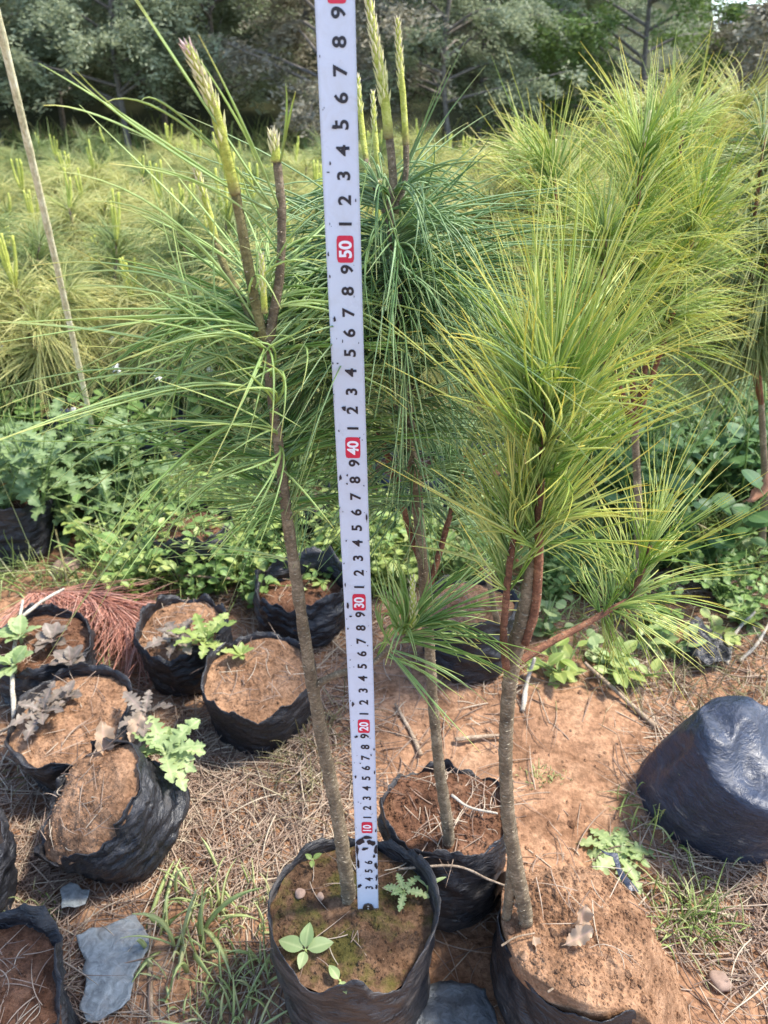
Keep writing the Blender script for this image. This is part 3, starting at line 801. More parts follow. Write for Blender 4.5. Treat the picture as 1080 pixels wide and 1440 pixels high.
    # end hook: dark steel plate with three rivets, turned over at the tip
    pts = [(-0.0042, 0.001), (0.0042, 0.001), (0.0042, 0.009), (0.003, 0.0125), (0, 0.0138), (-0.003, 0.0125), (-0.0042, 0.009)]
    bm = bmesh.new(); f = bm.faces.new([bm.verts.new((x, -0.0012, z)) for x, z in pts])
    r_ = bmesh.ops.extrude_face_region(bm, geom=[f]); bmesh.ops.translate(bm, vec=(0, 0.0009, 0), verts=[v for v in r_["geom"] if isinstance(v, bmesh.types.BMVert)])
    b_ = bmesh.ops.create_cube(bm, size=1); bmesh.ops.scale(bm, vec=(0.0105, 0.0009, 0.004), verts=b_["verts"]); bmesh.ops.translate(bm, vec=(0, -0.0022, 0.001), verts=b_["verts"])
    bmesh.ops.recalc_face_normals(bm, faces=bm.faces)
    me = bpy.data.meshes.new("hook"); bm.to_mesh(me); bm.free(); hk = link("end_hook", me, e, M['steel'])
    for z in (0.0045, 0.0078, 0.011):
        bm = bmesh.new(); bmesh.ops.create_uvsphere(bm, u_segments=10, v_segments=6, radius=0.0010)
        bmesh.ops.scale(bm, vec=(1, 0.5, 1), verts=bm.verts); bmesh.ops.translate(bm, vec=(0, -0.0013, z), verts=bm.verts)
        me = bpy.data.meshes.new("rivet"); bm.to_mesh(me); bm.free(); link("rivet", me, hk, M['rivet'])
    return e
tag(tape(), "white steel measuring tape with black numerals and red tens, standing in the front bag", "measuring tape")

# ------------------------------------------------------------------ pine saplings
def stem_part(parent, org, pix, Y, rpx, mk, name="stem", n=None, sides=12, rough=0.22, Yend=None, z_from=None):
    """pix: pixel rows along the stem at depth plane Y (or Y..Yend); rpx: radii in metres."""
    P = []
    for a, (x, y) in enumerate(pix):
        yy = Y if Yend is None else Y + (Yend - Y) * a / (len(pix) - 1)
        P.append(onY(x, y, yy))
    arr = np.column_stack([np.array(P), np.array(rpx) * (0.70 if max(rpx) > 0.005 else 0.85)])
    L = float(np.sum(np.linalg.norm(np.diff(arr[:, :3], axis=0), axis=1)))
    n = n or max(10, int(L / 0.0035))
    S = spline(arr, n)
    S[:, :3] -= np.array(org)
    mb = MB(); tube(mb, S[:, :3], S[:, 3], sides, rough, 160)
    # needle scars: small raised flecks spiralling up the stem
    rd = random.Random(len(pix) + int(Y * 1000))
    T = nrm(np.gradient(S[:, :3], axis=0)); rdz = 0
    for j in range(2, n - 2, 2):
        a = j * 2.4 + rd.uniform(-0.4, 0.4); A = nrm(np.cross(T[j], [0.3, 0.9, 0.1])); B = np.cross(T[j], A)
        d = A * math.cos(a) + B * math.sin(a)
        clod(mb, S[j, :3] + d * S[j, 3] * 0.98, min(0.0011, S[j, 3] * rd.uniform(0.12, 0.26)), rd)
    o = mb.build(name, M[mk], parent)
    sc = MB()                                                # pale needle scars: short raised dashes across the bark
    for j in range(1, n - 1):
        for _ in range(2):
            a = rd.random() * 6.28; A = nrm(np.cross(T[j], [0.3, 0.9, 0.1])); B = np.cross(T[j], A)
            d = A * math.cos(a) + B * math.sin(a); sd = np.cross(T[j], d); R0 = S[j, 3]; w = min(0.0016, R0 * rd.uniform(0.15, 0.4)); hh = rd.uniform(0.00018, 0.0004)
            c0 = S[j, :3] + d * R0 * 1.0 + T[j] * rd.uniform(-0.0015, 0.0015)
            sc.add([c0 - sd * w - d * R0 * 0.06, c0 + T[j] * hh + d * 0.0002, c0 + sd * w - d * R0 * 0.06, c0 - T[j] * hh + d * 0.0002, c0 + d * 0.0006], None, [(0, 4, 1), (1, 4, 2), (2, 4, 3), (3, 4, 0)])
    sc.build("needle_scars", M['scar'], o, smooth=False)["kind"] = "stuff"
    return o, S[:, :3] + np.array(org)

def candle(parent, org, pix, Y, r, f_scale, pink=0.0, Yend=None):
    """young shoot: bare green stalk, its upper part set with pale bud scales"""
    P = [onY(x, y, Y if Yend is None else Y + (Yend - Y) * a / (len(pix) - 1)) for a, (x, y) in enumerate(pix)]
    S = spline(np.array(P), 60) - np.array(org)
    u = np.linspace(0, 1, 60)
    rr = r * np.where(u > f_scale, 1.0 - 0.35 * (u - f_scale) / (1 - f_scale + 1e-6), 1.06 - 0.06 * u / max(f_scale, 1e-3)); rr[-1] *= 0.35; rr[-2] *= 0.7
    mb = MB(); tube(mb, S, rr, 10, 0.12, 200)
    o = mb.build("candle", M['candle'], parent)
    T = nrm(np.gradient(S, axis=0))
    L = float(np.sum(np.linalg.norm(np.diff(S, axis=0), axis=1)))
    n = max(24, int(L * (1 - f_scale) / 0.00060)); mb = MB()
    rd = random.Random(int(r * 1e6) + n)
    for k_ in range(n):
        uu = f_scale + (1 - f_scale) * (k_ + 0.5) / n
        if rd.random() > 0.25 + 0.9 * (uu - f_scale) / (1 - f_scale) + 0.3: continue
        p = np.array([np.interp(uu, u, S[:, c]) for c in range(3)]); t = np.array([np.interp(uu, u, T[:, c]) for c in range(3)]); ri = float(np.interp(uu, u, rr))
        A = nrm(np.cross(t, [0.3, 0.9, 0.1])); B = np.cross(t, A); a = k_ * 2.39996
        d = A * math.cos(a) + B * math.sin(a)
        s = ri * rd.uniform(0.85, 1.15); side = np.cross(t, d)
        b0 = p + d * ri * 0.80; w = s * 0.40; ln = s * 2.7
        V = [b0 - t * s * 0.4, b0 + side * w + t * ln * 0.35, b0 + d * s * 0.55 + t * ln * 0.4, b0 - side * w + t * ln * 0.35, b0 + d * s * 0.75 + t * ln]
        tone = min(1, 0.2 + 0.6 * (uu - f_scale) / (1 - f_scale) + rd.uniform(-0.15, 0.15)) if pink <= 0 or uu < 1 - pink else 1.0
        mb.add(V, None, [(0, 1, 2), (0, 2, 3), (1, 4, 2), (2, 4, 3), (0, 3, 1), (1, 3, 4)], [(uu, tone, 0, 1)] * 5)
    mb.build("bud_scales", M['scale'], o, smooth=False)
    return o

def needles_part(parent, org, mb, mk):
    for v in mb.v: v -= np.array(org)
    o = mb.build("needles", M[mk], parent); o["kind"] = "stuff"
    return o

GUARD[0] = True
# -- left sapling, in the front bag
YL = 0.374
orgL = onZ(490, 1262, ZS)
eL = empty("pine_sapling", orgL)
tag(eL, "tall pine sapling with pink-tipped candle, growing left of the measuring tape", "pine sapling", "pine saplings in the foreground")
_, SL = stem_part(eL, orgL, [(491, 1272), (488, 1240), (475, 1150), (455, 1050), (437, 950), (420, 840), (403, 720), (391, 620), (380, 540), (375, 490)], YL,
                  [0.0088, 0.0080, 0.0070, 0.0064, 0.0056, 0.0050, 0.0044, 0.0040, 0.0037, 0.0035], 'bark')
_, SL1 = stem_part(eL, orgL, [(375, 495), (383, 450), (393, 390), (396, 330), (395, 280), (389, 225)], YL, [0.0032, 0.0029, 0.0026, 0.0025, 0.0024, 0.0022], 'bark', "leader")
candle(eL, orgL, [(389, 228), (387, 210), (384, 188)], YL, 0.0022, 0.2)
_, SL2 = stem_part(eL, orgL, [(375, 495), (362, 440), (350, 380), (340, 320), (331, 270)], YL, [0.0028, 0.0029, 0.0028, 0.0027, 0.0026], 'bark_green', "branch", Yend=0.366)
candle(eL, orgL, [(331, 272), (320, 225), (302, 155), (282, 105), (262, 62)], 0.366, 0.0025, 0.28, pink=0.12, Yend=0.352)
_, SL3 = stem_part(eL, orgL, [(372, 500), (345, 430), (318, 380), (304, 338)], YL, [0.0022, 0.0022, 0.0020, 0.0018], 'bark_green', "branch", Yend=0.385)
candle(eL, orgL, [(304, 340), (294, 300), (284, 265), (275, 232)], 0.385, 0.0017, 0.35)
candle(eL, orgL, [(372, 440), (370, 400), (368, 358)], 0.362, 0.0015, 0.3)
_, SL4 = stem_part(eL, orgL, [(441, 966), (470, 950), (520, 935), (555, 905), (578, 880)], YL, [0.0030, 0.0026, 0.0024, 0.0022, 0.0020], 'bark', "branch", Yend=0.36)
candle(eL, orgL, [(578, 882), (581, 855), (579, 812)], 0.36, 0.0021, 0.05)
mb = MB()
up = SL[int(len(SL) * 0.66):]
tuft(mb, up, 0.30, 1.0, 360, (0.07, 0.10), (76, 56), (0.1, 0.8), 0.34, 0.00062, 8, front=0.18, left=0.12)
tuft(mb, SL[int(len(SL) * 0.58):int(len(SL) * 0.70)], 0.0, 1.0, 90, (0.05, 0.085), (75, 55), (0.05, 0.35), 0.12, 0.00042, 6, front=0.0, left=0.5)
tuft(mb, up, 0.05, 0.85, 180, (0.05, 0.085), (72, 52), (0.0, 0.55), 0.3, 0.00055, 7, front=0.25)
tuft(mb, up, 0.0, 0.45, 150, (0.045, 0.08), (80, 60), (0.1, 0.45), 0.14, 0.00045, 6, front=0.08)
tuft(mb, SL1, 0.0, 0.32, 130, (0.055, 0.085), (68, 52), (0.2, 0.7), 0.22, 0.00062, 8, front=0.25)
tuft(mb, SL1, 0.45, 0.95, 8, (0.04, 0.06), (55, 30), (0.1, 0.5), 0.2, 0.0006, 6, bundle=1, front=0.0)
tuft(mb, SL2, 0.0, 0.35, 90, (0.06, 0.09), (72, 55), (0.15, 0.7), 0.2, 0.00062, 8, front=0.15, left=0.35)
tuft(mb, SL3, 0.0, 0.5, 110, (0.06, 0.095), (72, 55), (0.2, 0.8), 0.2, 0.00062, 8, front=0.3, left=0.4)
# long separate needles that reach up and to the left
for a, b_, c_ in [((392, 305), (290, 150), (190, -5)), ((385, 300), (220, 195), (100, 85)), ((380, 300), (190, 180), (58, 123)), ((390, 300), (255, 165), (172, 130)),
                  ((370, 320), (290, 262), (172, 233)), ((395, 300), (345, 190), (270, 70)), ((394, 230), (405, 170), (411, 128)), ((398, 250), (420, 190), (448, 163)),
                  ((375, 470), (230, 385), (50, 370)), ((372, 500), (250, 420), (90, 405)), ((380, 520), (200, 470), (10, 435)), ((378, 560), (200, 520), (0, 560)), ((382, 600), (200, 600), (62, 668)), ((375, 480), (260, 330), (120, 300))]:
    A, B, Cc = onY(*a, YL), onY(*b_, YL - 0.02), onY(*c_, YL - 0.045)
    d = 2 * (B * 2 - A * 1.5 - Cc * 0.5); d = np.array(d); cu = np.array(Cc - A) - d
    Ln = float(np.linalg.norm(d))
    for jj in range(2):
        strands(mb, [np.array(A)], [d], Ln, 0.0, [cu / Ln + rng.normal(0, 0.03, 3)], 0.0006, 12, 0.75)
needles_part(eL, orgL, mb, 'n_left')
mb = MB()
tuft(mb, SL4, 0.55, 1.0, 130, (0.045, 0.075), (70, 35), (0.1, 0.6), 0.16, 0.0006, 7, front=0.3)
tuft(mb, SL4, 0.85, 1.0, 60, (0.06, 0.09), (30, 15), (0.05, 0.5), 0.14, 0.0006, 7)
needles_part(eL, orgL, mb, 'n_left')

# -- middle sapling behind the tape
YM = 0.432
orgM = onZ(630, 1185, ZS - 0.003)
YM = orgM.y
eM = empty("pine_sapling", orgM)
tag(eM, "pine sapling with drooping blue-green needles and clustered candles behind the tape", "pine sapling", "pine saplings in the foreground")
_, SM = stem_part(eM, orgM, [(632, 1195), (629, 1160), (618, 1080), (610, 1000), (603, 900), (595, 800), (588, 720), (580, 640), (570, 540), (560, 430), (551, 340), (546, 290)], YM,
                  [0.0074, 0.0070, 0.0062, 0.0057, 0.0055, 0.0052, 0.0052, 0.0050, 0.0046, 0.0042, 0.0040, 0.0036], 'bark')
stem_part(eM, orgM, [(592, 790), (575, 740), (560, 690), (545, 640), (530, 600)], YM, [0.0030, 0.0028, 0.0026, 0.0024, 0.0022], 'bark_red', "branch", Yend=YM + 0.03)
_, SMb = stem_part(eM, orgM, [(600, 840), (620, 770), (640, 700), (655, 640)], YM, [0.0026, 0.0024, 0.0022, 0.0018], 'bark_red', "branch", Yend=YM + 0.03)
CM = [([(548, 300), (553, 255), (547, 190)], [(547, 195), (540, 130), (528, 60), (515, -25)], 0.0025, 0.0024, 0.22, 0.0),
      ([(556, 300), (570, 250), (571, 200)], [(571, 204), (567, 140), (562, 80), (559, 25)], 0.0018, 0.0016, 0.40, 0.0),
      ([(544, 300), (538, 270), (532, 235)], [(532, 240), (527, 180), (524, 128)], 0.0015, 0.0014, 0.42, 0.02),
      ([(542, 300), (528, 265), (515, 225)], [(515, 228), (508, 170), (503, 105)], 0.0016, 0.0015, 0.55, 0.03),
      ([(548, 300), (545, 280), (541, 270)], [(541, 272), (537, 262), (535, 255)], 0.0012, 0.0012, 0.1, -0.01)]
mb = MB()
for st_, cn_, r1, r2, fs, dy in CM:
    _, SS = stem_part(eM, orgM, st_, YM, [r1 * 1.1, r1, r1], 'bark', "branch", Yend=YM + dy * 0.6)
    candle(eM, orgM, cn_, YM + dy * 0.6, r2, fs, Yend=YM + dy)
    tuft(mb, SS, 0.0, 0.3, 24, (0.06, 0.09), (70, 50), (0.5, 1.0), 0.18, 0.00055, 7)
top = SM[int(len(SM) * 0.72):]
tuft(mb, top, 0.35, 0.92, 600, (0.07, 0.105), (78, 66), (0.25, 0.85), 0.24, 0.00055, 8)
tuft(mb, top, 0.0, 0.6, 420, (0.07, 0.11), (75, 60), (0.3, 0.9), 0.15, 0.00055, 7)
tuft(mb, SM[int(len(SM) * 0.55):], 0.0, 0.5, 260, (0.06, 0.09), (78, 62), (0.2, 0.8), 0.15, 0.0005, 7)
tuft(mb, SMb, 0.5, 1.0, 160, (0.05, 0.08), (60, 30), (0.1, 0.5), 0.14, 0.0005, 6)
needles_part(eM, orgM, mb, 'n_mid')

# -- right sapling
orgR = onZ(738, 1288, ZS + 0.008)
YR = orgR.y
eR = empty("pine_sapling", orgR)
tag(eR, "bushy yellow-green pine sapling with a forked stem in the torn bag", "pine sapling", "pine saplings in the foreground")
_, SR = stem_part(eR, orgR, [(740, 1296), (736, 1270), (724, 1210), (714, 1140), (711, 1060), (714, 990), (722, 925), (735, 870), (746, 810), (752, 770)], YR,
                  [0.0078, 0.0080, 0.0076, 0.0068, 0.0064, 0.0064, 0.0068, 0.0062, 0.0050, 0.0040], 'bark')
stem_part(eR, orgR, [(722, 1205), (719, 1235), (716, 1265), (712, 1290)], YR, [0.0045, 0.0050, 0.0046, 0.0042], 'bark', "root_flare", Yend=YR + 0.006)
_, SR1 = stem_part(eR, orgR, [(738, 905), (752, 860), (757, 800), (758, 740), (760, 680), (763, 640), (766, 605), (769, 570), (772, 540)], YR - 0.004,
                   [0.0030, 0.0031, 0.0030, 0.0029, 0.0027, 0.0025, 0.0023, 0.0020, 0.0014], 'bark_red', "leader")
_, SR2 = stem_part(eR, orgR, [(712, 940), (708, 900), (711, 850), (716, 800), (722, 760), (728, 720)], YR - 0.006, [0.0028, 0.0026, 0.0024, 0.0023, 0.0021, 0.0016], 'bark_red', "branch")
_, SR3 = stem_part(eR, orgR, [(724, 935), (765, 908), (815, 882), (850, 862), (885, 842)], YR, [0.0030, 0.0027, 0.0024, 0.0022, 0.0018], 'bark_red', "branch", Yend=YR + 0.05)
mb = MB()
tuft(mb, SR1, 0.40, 0.97, 300, (0.060, 0.092), (42, 18), (-0.12, 0.16), 0.15, 0.00052, 7, bundle=5, front=0.4, left=-0.08)
tuft(mb, SR1, 0.66, 1.0, 290, (0.055, 0.088), (58, 24), (-0.12, 0.2), 0.17, 0.00052, 7, bundle=5, front=0.6, left=-0.06)
tuft(mb, SR1, 0.36, 0.55, 80, (0.05, 0.08), (36, 28), (-0.05, 0.15), 0.12, 0.0005, 6, front=0.3)
needles_part(eR, orgR, mb, 'n_right')
mb = MB()
tuft(mb, SR2, 0.5, 1.0, 150, (0.045, 0.07), (40, 18), (-0.02, 0.15), 0.12, 0.0005, 6)
needles_part(eR, orgR, mb, 'n_right')
mb = MB()
twig = [np.array(onY(885, 842, YR + 0.05)), np.array(onY(905, 800, YR + 0.055)), np.array(onY(915, 765, YR + 0.06))]
tuft(mb, SR3, 0.72, 1.0, 130, (0.045, 0.075), (75, 45), (0.1, 0.5), 0.18, 0.00042, 6)
tuft(mb, twig, 0.0, 1.0, 160, (0.045, 0.075), (60, 20), (0.0, 0.25), 0.18, 0.00042, 6)
needles_part(eR, orgR, mb, 'n_right')
tw = MB(); tube(tw, spline(twig, 14) - np.array(orgR), np.linspace(0.002, 0.0012, 14), 8, 0.15, 150); tw.build("twig", M['bark_red'], eR)

GUARD[0] = False
# -- bushy saplings close behind, right
def rear_sapling(base, tops, label, mk, nn=900, L=(0.08, 0.12), spread=(60, 28), droop=(0.05, 0.5), r=0.0006, group="pine saplings behind the right pine"):
    e = empty("pine_sapling", base); tag(e, label, "pine sapling", group)
    base = np.array(base)
    tops = [np.array(t_) for t_ in tops]
    c = sum(tops) / len(tops); fork = base + (c - base) * 0.55
    S = spline([np.zeros(3), (fork - base) * 0.5 + np.array([0.006, 0, 0]), fork - base], 24)
    m_ = MB(); tube(m_, S, np.linspace(0.006, 0.0042, 24), 10, 0.2, 120); m_.build("stem", M['bark'], e)
    for t_ in tops:
        B = spline([fork - base, (fork * 0.45 + t_ * 0.55) - base + np.array([(t_ - fork)[0] * 0.15, 0, -0.01]), t_ - base], 18)
        m_ = MB(); tube(m_, B, np.linspace(0.0036, 0.002, 18), 8, 0.2, 120); m_.build("branch", M['bark_red'], e)
        m_ = MB(); tuft(m_, B, 0.35, 1.0, nn, L, spread, droop, 0.1, r, 6); o = m_.build("needles", M[mk], e); o["kind"] = "stuff"
        Cn = spline([t_ - base, t_ - base + np.array([0.001, 0, 0.012]), t_ - base + np.array([0.002, 0, 0.026])], 12)
        m_ = MB(); tube(m_, Cn, np.linspace(0.0022, 0.0012, 12), 7, 0.35, 500); m_.build("candle", M['scale'], e)
    return e
P1 = onZ(890, 900, 0.0)
rear_sapling((P1.x, P1.y, 0), [onY(905, 200, 0.78), onY(850, 330, 0.74), onY(985, 290, 0.82), onY(775, 235, 0.86), onY(960, 190, 0.88)], "large yellow-topped pine sapling behind and above the right pine", 'n_right', 520, (0.085, 0.125), (66, 30), (0.05, 0.6), 0.00055)
rear_sapling((0.60, 1.02, 0), [onY(1075, 190, 0.98), onY(1085, 330, 0.95), onY(1060, 430, 1.0)], "pine sapling cut by the right edge beside the large yellow-topped pine", 'n_backg', 700, (0.09, 0.14), (75, 45), (0.3, 0.9), 0.0007)
rear_sapling((0.26, 1.30, 0), [onY(745, 235, 1.25), onY(690, 300, 1.22), onY(800, 280, 1.3)], "blurred yellow pine sapling between the middle and right pines", 'n_back', 900, (0.10, 0.15), (75, 35), (0.2, 0.8), 0.0008)
rear_sapling((0.72, 1.55, 0), [onY(985, 165, 1.5), onY(1040, 150, 1.55), onY(930, 150, 1.45)], "blurred pine sapling peeping over the large yellow-topped pine at right", 'n_back', 700, (0.10, 0.15), (75, 35), (0.2, 0.8), 0.0008)

# -- the nursery field: rows of saplings, four patterns copied
def field_proto(seed, mk, h, wid):
    e = empty("pine_sapling", (0, 0, 0))
    rd = random.Random(seed)
    S = spline([(0, 0, 0), (rd.uniform(-.02, .02), rd.uniform(-.02, .02), h * 0.5), (0, 0, h)], 14)
    m_ = MB(); tube(m_, S, np.linspace(0.006, 0.003, 14), 7, 0.2, 100); m_.build("stem", M['bark'], e)
    m_ = MB()
    tuft(m_, S, 0.55, 1.0, 420, (0.10, 0.16), (85, 40), (0.3, 1.0), 0.12, 0.0008, 5)
    for b_ in range(5):
        a = rd.random() * 6.28; z0 = h * rd.uniform(0.35, 0.7)
        B = spline([(0, 0, z0), (math.cos(a) * wid * 0.6, math.sin(a) * wid * 0.6, z0 + 0.05), (math.cos(a) * wid, math.sin(a) * wid, z0 + 0.14)], 10)
        bm_ = MB(); tube(bm_, B, np.linspace(0.003, 0.0018, 10), 6); bm_.build("branch", M['bark'], e)
        tuft(m_, B, 0.4, 1.0, 300, (0.09, 0.15), (80, 35), (0.3, 1.0), 0.12, 0.0008, 5)
    o = m_.build("needles", M[mk], e); o["kind"] = "stuff"
    for c_ in range(rd.choice([2, 3, 4])):
        a = rd.random() * 6.28; lc = rd.uniform(0.05, 0.11)
        Cn = spline([(0, 0, h - 0.01), (math.cos(a) * 0.012, math.sin(a) * 0.012, h + lc * 0.5), (math.cos(a) * 0.016, math.sin(a) * 0.016, h + lc)], 10)
        m_ = MB(); tube(m_, Cn, np.linspace(0.0038, 0.0026, 10), 7, 0.3, 500); m_.build("candle", M['candle'], e)
    return e
protos = [field_proto(1, 'n_back', 0.36, 0.09), field_proto(2, 'n_backg', 0.40, 0.10), field_proto(3, 'n_back', 0.33, 0.11), field_proto(4, 'n_backg', 0.37, 0.08)]
spots = []
rd = random.Random(12)
yy = 1.48; row = 0
while yy < 4.4:
    x = -0.62 * yy - 0.35
    while x < 0.58 * yy + 0.3:
        px = x + rd.uniform(-0.05, 0.05); py = yy + rd.uniform(-0.06, 0.06)
        if not (yy < 1.7 and 0.12 < px): spots.append((px, py, row))
        x += 0.19 + 0.03 * row * 0.4
    yy += 0.19 + 0.018 * row; row += 1
used = set()
ORD = ['nearest', 'second', 'third', 'fourth', 'fifth', 'sixth', 'seventh', 'eighth', 'ninth', 'tenth', 'eleventh', 'twelfth', 'thirteenth']
for a, (px, py, rw) in enumerate(spots):
    k_ = rd.choice([0, 0, 1, 2, 2, 3])
    o = protos[k_] if k_ not in used else copy_tree(protos[k_]); used.add(k_)
    s = rd.uniform(0.82, 1.12)
    o.location = (px, py, gz(px, py)); o.rotation_euler = (rd.uniform(-.08, .08), rd.uniform(-.08, .08), rd.random() * 6.28); o.scale = (s, s, s)
    tag(o, "feathery young pine in the %s blurred nursery row, %s" % (ORD[min(rw, 12)], "left of the tape" if px < -0.06 * py else "right of the tape"), "pine sapling", "young pines in the nursery rows")
print("field saplings", len(spots))

# ------------------------------------------------------------------ forest
def forest_proto(seed, mk, h, rad_, z0, nleaf):
    rd = random.Random(seed); rg = np.random.default_rng(seed)
    e = empty("forest_tree")
    S = spline([(0, 0, -0.05), (rd.uniform(-.1, .1), rd.uniform(-.1, .1), h * 0.35), (rd.uniform(-.15, .15), rd.uniform(-.15, .15), h * 0.7), (0, 0, h)], 24)
    mb = MB(); tube(mb, S, np.linspace(0.026 if h > 2 else 0.016, 0.007, 24), 9, 0.2, 9)
    LB, LD, LT = [], [], []
    nb = int(56 * h / 4)
    sprays = []
    for b_ in range(nb):
        f = ((b_ + rd.random()) / nb) ** 1.35; z = z0 + (h - z0) * f
        p0 = np.array([np.interp(z / h, np.linspace(0, 1, 24), S[:, c]) for c in range(3)])
        a = rd.random() * 6.28; ln = rad_ * (1.05 - 0.75 * f) * rd.uniform(0.7, 1.15)
        d = np.array([math.cos(a), math.sin(a), rd.uniform(0.05, 0.5)])
        B = spline([p0, p0 + d * ln * 0.5 + [0, 0, 0.05], p0 + d * ln + [0, 0, rd.uniform(-0.15, 0.1)]], 9)
        tube(mb, B, np.linspace(0.014, 0.004, 9), 5, caps=False)
        for _ in range(9):
            u_ = rd.uniform(0.3, 1.0); q_ = B[min(8, int(u_ * 8.99))]
            a2 = a + rd.uniform(-1.3, 1.3); sd_ = np.array([math.cos(a2), math.sin(a2), rd.uniform(-0.5, 0.35)])
            sprays.append((q_, nrm(sd_), rd.uniform(0.15, 0.42) * (rad_ / 0.9), rd.random()))
    per = max(8, nleaf // len(sprays))
    mb.build("trunk", M['forest_bark'], e)
    V = []; Cc = []
    for q_, sd_, ln, tn in sprays:
        u_ = rg.random(per); side = nrm(np.cross(sd_, [0, 0, 1.0]))
        w_ = (rg.random(per) - 0.5) * ln * 0.75 * (1 - u_ * 0.6)
        c = q_ + sd_ * (u_ * ln)[:, None] + side * w_[:, None] + rg.normal(0, 0.025, (per, 3)); c[:, 2] -= 0.35 * ln * u_ ** 2
        d = nrm(sd_ + side * np.sign(w_)[:, None] * 0.8 + rg.normal(0, 0.45, (per, 3)))
        nn_ = nrm(np.cross(d, rg.normal(0, 1, (per, 3)))); s = (0.010 + 0.016 * rg.random(per))[:, None]
        V.append(np.stack([c - d * s, c + nn_ * s * 0.38, c + d * s * 1.1, c - nn_ * s * 0.38], 1))
        t_ = np.clip(tn * 0.6 + rg.random(per) * 0.4, 0, 1)
        C = np.zeros((per, 4, 4)); C[..., 1] = t_[:, None]; C[..., 3] = 1; Cc.append(C)
    V = np.concatenate(V); Cc = np.concatenate(Cc)
    m2 = MB(); m2.add(V.reshape(-1, 3), np.arange(len(V) * 4).reshape(-1, 4), None, Cc.reshape(-1, 4))
    m2.build("crown", M[mk], e, smooth=False)
    return e
fp = [forest_proto(51, 'forest', 2.3, 0.85, 0.40, 36000), forest_proto(52, 'forest', 2.1, 0.8, 0.5, 34000), forest_proto(53, 'forest', 2.5, 0.9, 0.42, 38000), forest_proto(54, 'forest_b', 2.2, 0.85, 0.42, 30000)]
fl = forest_proto(55, 'forest_l', 2.3, 1.1, 0.25, 42000)
shp = [forest_proto(56, 'forest_b', 1.0, 0.55, 0.1, 9000), forest_proto(57, 'forest', 0.75, 0.5, 0.06, 9000)]
fused = set(); rd = random.Random(77)
rows = [(6.2, 1.35), (7.3, 1.3), (8.5, 1.3), (9.8, 1.35), (11.2, 1.45), (12.8, 1.55)]
for ri, (fy, sx_) in enumerate(rows):
    x = -0.62 * fy - 1.2 + rd.random() * 0.5
    while x < 0.40 * fy:
        px, py = x + rd.uniform(-0.3, 0.3), fy + rd.uniform(-0.4, 0.4)
        lim = 0.335 if ri else 0.36
        if px / py < lim - 0.5 / py:
            k_ = rd.choice([0, 0, 1, 1, 2, 2, 3])
            o = fp[k_] if k_ not in fused else copy_tree(fp[k_]); fused.add(k_)
            o.location = (px, py, gz(px, py)); o.rotation_euler = (0, 0, rd.random() * 6.28); s = rd.uniform(0.85, 1.15); o.scale = (s, s, s)
            if k_ == 3: tag(o, "brownish thin-crowned tree among the dull green forest trees", "tree", "forest trees behind the nursery")
            else: tag(o, "dull grey-green slim-trunked tree in the %s forest row, %s" % (["front", "second", "third", "fourth", "fifth", "last"][ri], "left of the tape" if px < -0.06 * py else "right of the tape"), "tree", "forest trees behind the nursery")
        x += sx_
px, py = 2.15, 7.0
fl.location = (px, py, gz(px, py)); tag(fl, "bright green tree at the forest's right end below the sky", "tree")
k_ = 0
for px, py in [(2.9, 6.6), (3.5, 6.9), (3.0, 7.6), (3.9, 7.8), (3.4, 8.6), (4.5, 8.8), (2.6, 6.0), (3.2, 5.7), (3.9, 6.3), (4.6, 7.3), (5.2, 9.5), (4.1, 9.9)]:
    o = shp[k_ % 2] if k_ < 2 else copy_tree(shp[k_ % 2]); s = rd.uniform(0.9, 1.15)
    o.name = "shrub"; o.location = (px, py, gz(px, py)); o.scale = (s, s, s); o.rotation_euler = (0, 0, rd.random() * 6)
    tag(o, "brownish low shrub at the right end of the forest" if k_ % 2 == 0 else "grey-green low shrub at the right end of the forest", "shrub", "shrubs at the forest's right end"); k_ += 1
# undergrowth in front of the forest: uncountable low herbs
mb = MB()
n = 9000
bx = np.stack([rng.uniform(-5, 4.5, n), rng.uniform(4.5, 9.0, n), np.zeros(n)], -1)
bx[:, 2] = [gz(a, b_) for a, b_ in bx[:, :2]]
strands(mb, bx, np.stack([rng.normal(0, .5, n), rng.normal(0, .5, n), np.ones(n)], -1), rng.uniform(0.1, 0.35, n), rng.uniform(0, 0.6, n), rng.normal(0, .2, (n, 3)), 0.006, 3, flat=True)
tag(mb.build("undergrowth", M['grass']), "tangled low undergrowth at the foot of the forest", "undergrowth", kind="stuff")

